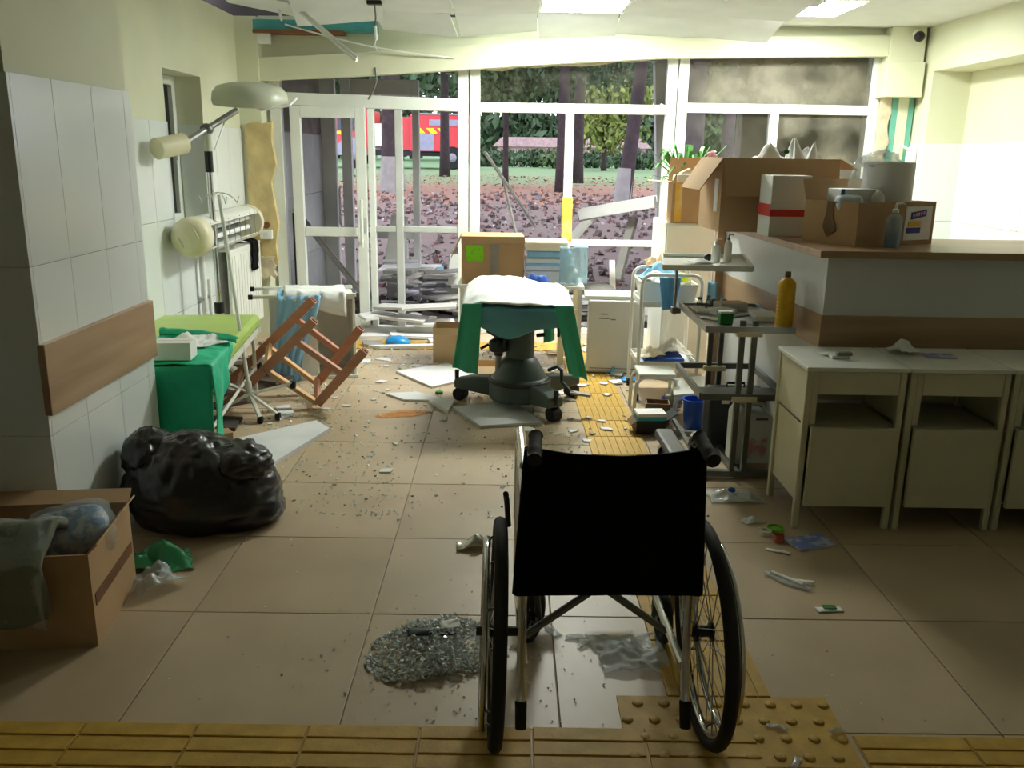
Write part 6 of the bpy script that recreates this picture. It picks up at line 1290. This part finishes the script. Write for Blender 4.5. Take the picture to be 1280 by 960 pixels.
p_ = G(502, 518); o = MB().grid(lambda u, v: ((lambda r_, a_: (0.15*r_*cos(a_)*(1+.35*nz((cos(a_)*2, sin(a_)*2, 3))), 0.075*r_*sin(a_)*(1+.5*nz((cos(a_)*2.4, sin(a_)*2.4, 6)))+0.12*r_*cos(a_)*.35, 0.0015+0.012*(1-r_)*(0.7+0.5*nz((u*9, v*9, 1)))))(v, 2*pi*u)), 40, 10).build('brick_dust', 'sand_orange', smooth=True, ang=180); o.location = (p_.x, p_.y, 0.001); tag(o, 'patch of orange brick dust on the floor before the table', 'dust', kind='stuff')
cu = thing('small_cup', 'cream paper cup standing by the operating table foot', 'cup', G(660, 553)); MB().lathe([(0.032, 0), (0.036, 0.075), (0.033, 0.075), (0.029, 0.004)], 18).build('cup', 'off_white', cu, smooth=True, ang=40); MB().lathe([(0.0365, 0.07), (0.039, 0.073), (0.0365, 0.077)], 18).build('rim', 'off_white', cu, smooth=True)
o = MB().cyl((0, 0, 0), (0, 0, 0.015), 0.025, n=18).build('green_disc', 'green_print', smooth=True); o.location = G(549, 492); tag(o, 'small dark green lid among the boards by the table foot', 'lid')
for px, py, lab, m_, w, d, h in ((752, 462, 'blue and white wrapper by the yellow floor strip', 'pack_blue', .12, .08, .04), (786, 477, 'bright blue wrapper on floor by the step stool', 'cyan_bag', .10, .08, .06), (765, 470, 'blue upright strip among the litter by the appliance', 'film_blue_strong', .03, .03, .10), (700, 443, 'orange tan crumpled paper behind the green drape', 'cardboard_light', .22, .14, .05)):
    p_ = G(px, py); crumple('wrapper', m_, lab, 'wrapper', (p_.x, p_.y, 0.01), w, d, h, rnd.random(), int(px), n=14)
ft2 = thing('silver_canister', 'small silver and violet canister by the white stool', 'canister', G(850, 474)+Vector((0, 0, 0.06))); ft2.location = (1.02, 5.22, 0.05); MB().cyl((-.05, 0, 0), (.05, 0, 0), 0.045, n=18).build('body', 'steel', ft2, smooth=True); MB().cyl((-.065, 0, 0), (-.05, 0, 0), 0.03, n=14).build('cap', 'violet_print', ft2, smooth=True)

# ---- litter in the foreground
M('foil', (200, 198, 186), 0.25, metal=0.7, var=0.1)
p_ = G(594, 684); crumple('foil_pouch', 'foil', 'crumpled silver foil pouch on floor beside the wheelchair wheel', 'pouch', (p_.x, p_.y, 0.001), 0.13, 0.08, 0.06, 0.1, 61, n=14)
p_ = G(790, 822); crumple('bubble_wrap', 'clear_film', 'crumpled clear plastic bag on floor under the wheelchair', 'plastic bag', (p_.x, p_.y, 0.001), 0.24, 0.22, 0.055, 0.2, 62, n=30)
p_ = G(918, 622); crumple('clear_packaging', 'clear_film', 'clear plastic packaging with blue spot before the steel trolley', 'packaging', (p_.x, p_.y, 0.001), 0.24, 0.16, 0.05, 0.1, 63, n=24)
o = MB().ell((0, 0, 0), (0.018, 0.018, 0.012), 14, 10).build('blue_stopper', 'bucket_blue', smooth=True); o.location = G(914, 620)+Vector((0, 0, 0.03)); tag(o, 'small blue stopper on the clear packaging before the trolley', 'stopper')
M('lid_green', (120, 190, 50), 0.4); M('lid_red', (200, 104, 84), 0.45)
def lidt(px, py, r_, h, mat, lab, inner='off_white'):
    p_ = G(px, py); t = thing('plastic_disc', lab, 'lid', (p_.x, p_.y, 0.0005)); MB().lathe([(r_*.98, 0), (r_, h*.2), (r_, h*.8), (r_*.94, h), (r_*.9, h), (r_*.88, h*.4)], 24).build('rim', mat, t, smooth=True, ang=50); MB().lathe([(r_*.87, h*.3), (r_*.87, h*.42)], 24).build('disc', mat, t)
lidt(969, 663, 0.036, 0.014, 'lid_green', 'bright green plastic lid on floor by the cabinet leg'); lidt(973, 677, 0.022, 0.03, 'lid_red', 'salmon red plastic cap on floor beside the green lid'); lidt(957, 668, 0.024, 0.018, 'off_white', 'white plastic cap on floor beside the green lid')
p_ = G(1012, 679); M('booklet_blue', (120, 140, 206), 0.5, c2=(190, 196, 216), thresh=0.56, scale=22)
bkl = thing('blue_booklet', 'blue printed booklet lying flat before the free-end cabinet', 'booklet', (p_.x, p_.y, 0.001), (0, 0, R(18))); MB().b2((-.085, -.055, 0), (.085, .055, .006)).build('pages', 'paper_white', bkl); MB().b2((-.086, -.056, .006), (.086, .056, .0075)).build('cover', 'booklet_blue', bkl)
crumple('plastic_scrap', 'clear_film', 'clump of clear plastic scraps near the white cap', 'plastic scrap', G(940, 653)+Vector((0, 0, .001)), 0.10, 0.07, 0.035, 0.4, 64, n=14)
crumple('plastic_scrap', 'paper_white', 'short white strip on floor below the red cap', 'strip', G(972, 690)+Vector((0, 0, .001)), 0.10, 0.02, 0.015, -0.5, 65, n=10)
sy = thing('wrapped_syringe', 'white wrapped instrument lying on floor between wheelchair and cabinets', 'instrument', G(985, 728)+Vector((0, 0, 0.001)), (0, 0, R(-48))); MB().grid(lambda u, v: ((u-.5)*.19, (v-.5)*.04*(0.5+sin(pi*u)), 0.004+0.008*sin(pi*v)), 14, 6).build('wrapper', 'clear_film', sy, smooth=True, ang=180, solid=.002); MB().cyl((-0.07, 0, 0.012), (0.06, 0, 0.012), 0.008, n=10).build('barrel', 'paper_white', sy, smooth=True); MB().bar((0.0, 0.0, 0.01), (0.07, 0.055, 0.01), 0.016, 0.004).build('strip', 'paper_white', sy)
crumple('torn_packet', 'paper_white', 'torn white packet with green print on floor near the tile joint', 'packet', G(1037, 763)+Vector((0, 0, .001)), 0.085, 0.035, 0.022, 0.1, 66, n=12)
o = MB().b2((-.025, -.012, 0), (.02, .012, .003)).build('green_strip', 'green_print'); o.location = G(1037, 762)+Vector((0, 0, .009)); tag(o, 'green printed strip on the torn white packet', 'strip')
for k, (px, py, w, d) in enumerate(((720, 798, .07, .03), (733, 806, .06, .02), (668, 783, .07, .05), (690, 790, .09, .03), (970, 912, .06, .02), (1045, 918, .05, .02), (995, 957, .05, .02))):
    crumple('clear_shard', 'clear_film', 'clear plastic splinter lying near the wheelchair', 'splinter', G(px, py)+Vector((0, 0, .006 if py > 870 else .001)), w, d, 0.02, k*.7, 70+k, 'clear splinters near the wheelchair', n=8)
# ---- broken glass
gm = M('crushed_glass', (230, 240, 236), 0.14, var=0.2, scale=40, spec=0.8); gm.node_tree.nodes['Principled BSDF'].inputs['Transmission Weight'].default_value = 0.12
def crumbs(mb, x, y, z, s):
    m_ = rotm((rnd.uniform(-.8, .8), rnd.uniform(-.8, .8), rnd.uniform(0, 6))); c = Vector((x, y, z)); q = [s*rnd.uniform(.6, 1.2) for _ in range(4)]; h = s*.35
    V = [(-q[0], -q[1]*.7, 0), (q[1], -q[2]*.6, 0), (q[2]*.8, q[3], 0), (-q[3]*.7, q[0]*.8, 0)]
    mb.add([c+m_ @ Vector(v) for v in V]+[c+m_ @ Vector((v[0]*.9, v[1]*.9, h)) for v in V], ((3,2,1,0),(4,5,6,7),(0,1,5,4),(1,2,6,5),(2,3,7,6),(3,0,4,7)))
mb = MB(); pc = G(548, 818)
for k in range(2300):
    a = rnd.uniform(0, 6.28); r_ = sqrt(rnd.random())*(0.9+0.25*sin(2*a+1)); x = pc.x-0.01+0.19*r_*cos(a); y = pc.y+0.02+0.23*r_*sin(a); hgt = 0.055*max(0, 1-r_*r_)*rnd.random()
    crumbs(mb, x, y, 0.004+hgt, rnd.uniform(.003, .0075))
for k in range(260): x = pc.x+rnd.gauss(0.06, .22); y = pc.y+rnd.gauss(-.03, .16); crumbs(mb, x, y, 0.003, rnd.uniform(.002, .005))
tag(mb.build('glass_heap', gm), 'swept heap of crushed glass on floor beside the wheelchair', 'broken glass', kind='stuff')
p_ = pc+Vector((0.03, 0.10, 0.045)); crumple('dirty_rag', 'off_white', 'small soiled tissue on top of the crushed glass heap', 'tissue', p_, 0.07, 0.05, 0.03, 0.3, 81, n=10)
crumple('dark_scrap', 'machine_dark', 'dark plastic scrap lying in the crushed glass heap', 'scrap', pc+Vector((-0.03, 0.06, 0.04)), 0.14, 0.05, 0.02, 0.1, 82, n=10)
mb = MB()
for k in range(7000):
    y = 3.5+3.6*rnd.random()**1.15; x = -1.45+rnd.random()**1.3*2.3
    dn = nz((x*2.2, y*1.6, 3))+0.25 if y < 6.0 else 0.6
    if rnd.random() > max(0.06, dn): continue
    crumbs(mb, x, y, 0.003, rnd.uniform(.003, .009)*(0.7+.12*y/2))
for k in range(260): crumbs(mb, rnd.uniform(-1, 1.4), rnd.uniform(2.1, 3.8), 0.002, rnd.uniform(.0015, .004))
tag(mb.build('glass_scatter', M('glass_crumbs', (226, 234, 230), 0.4, var=0.2, scale=30)), 'scattered crumbs of safety glass over the tiled floor', 'broken glass', kind='stuff')
M('grit', (126, 110, 92), 0.9, var=0.3, scale=30); mb = MB()
for k in range(110): x = rnd.uniform(-1.5, 1.0); y = rnd.uniform(3.4, 6.8); chunk(mb, (x, y, 0.002), rnd.uniform(.002, .006), rnd)
tag(mb.build('grit', 'grit', floor), kind='stuff')
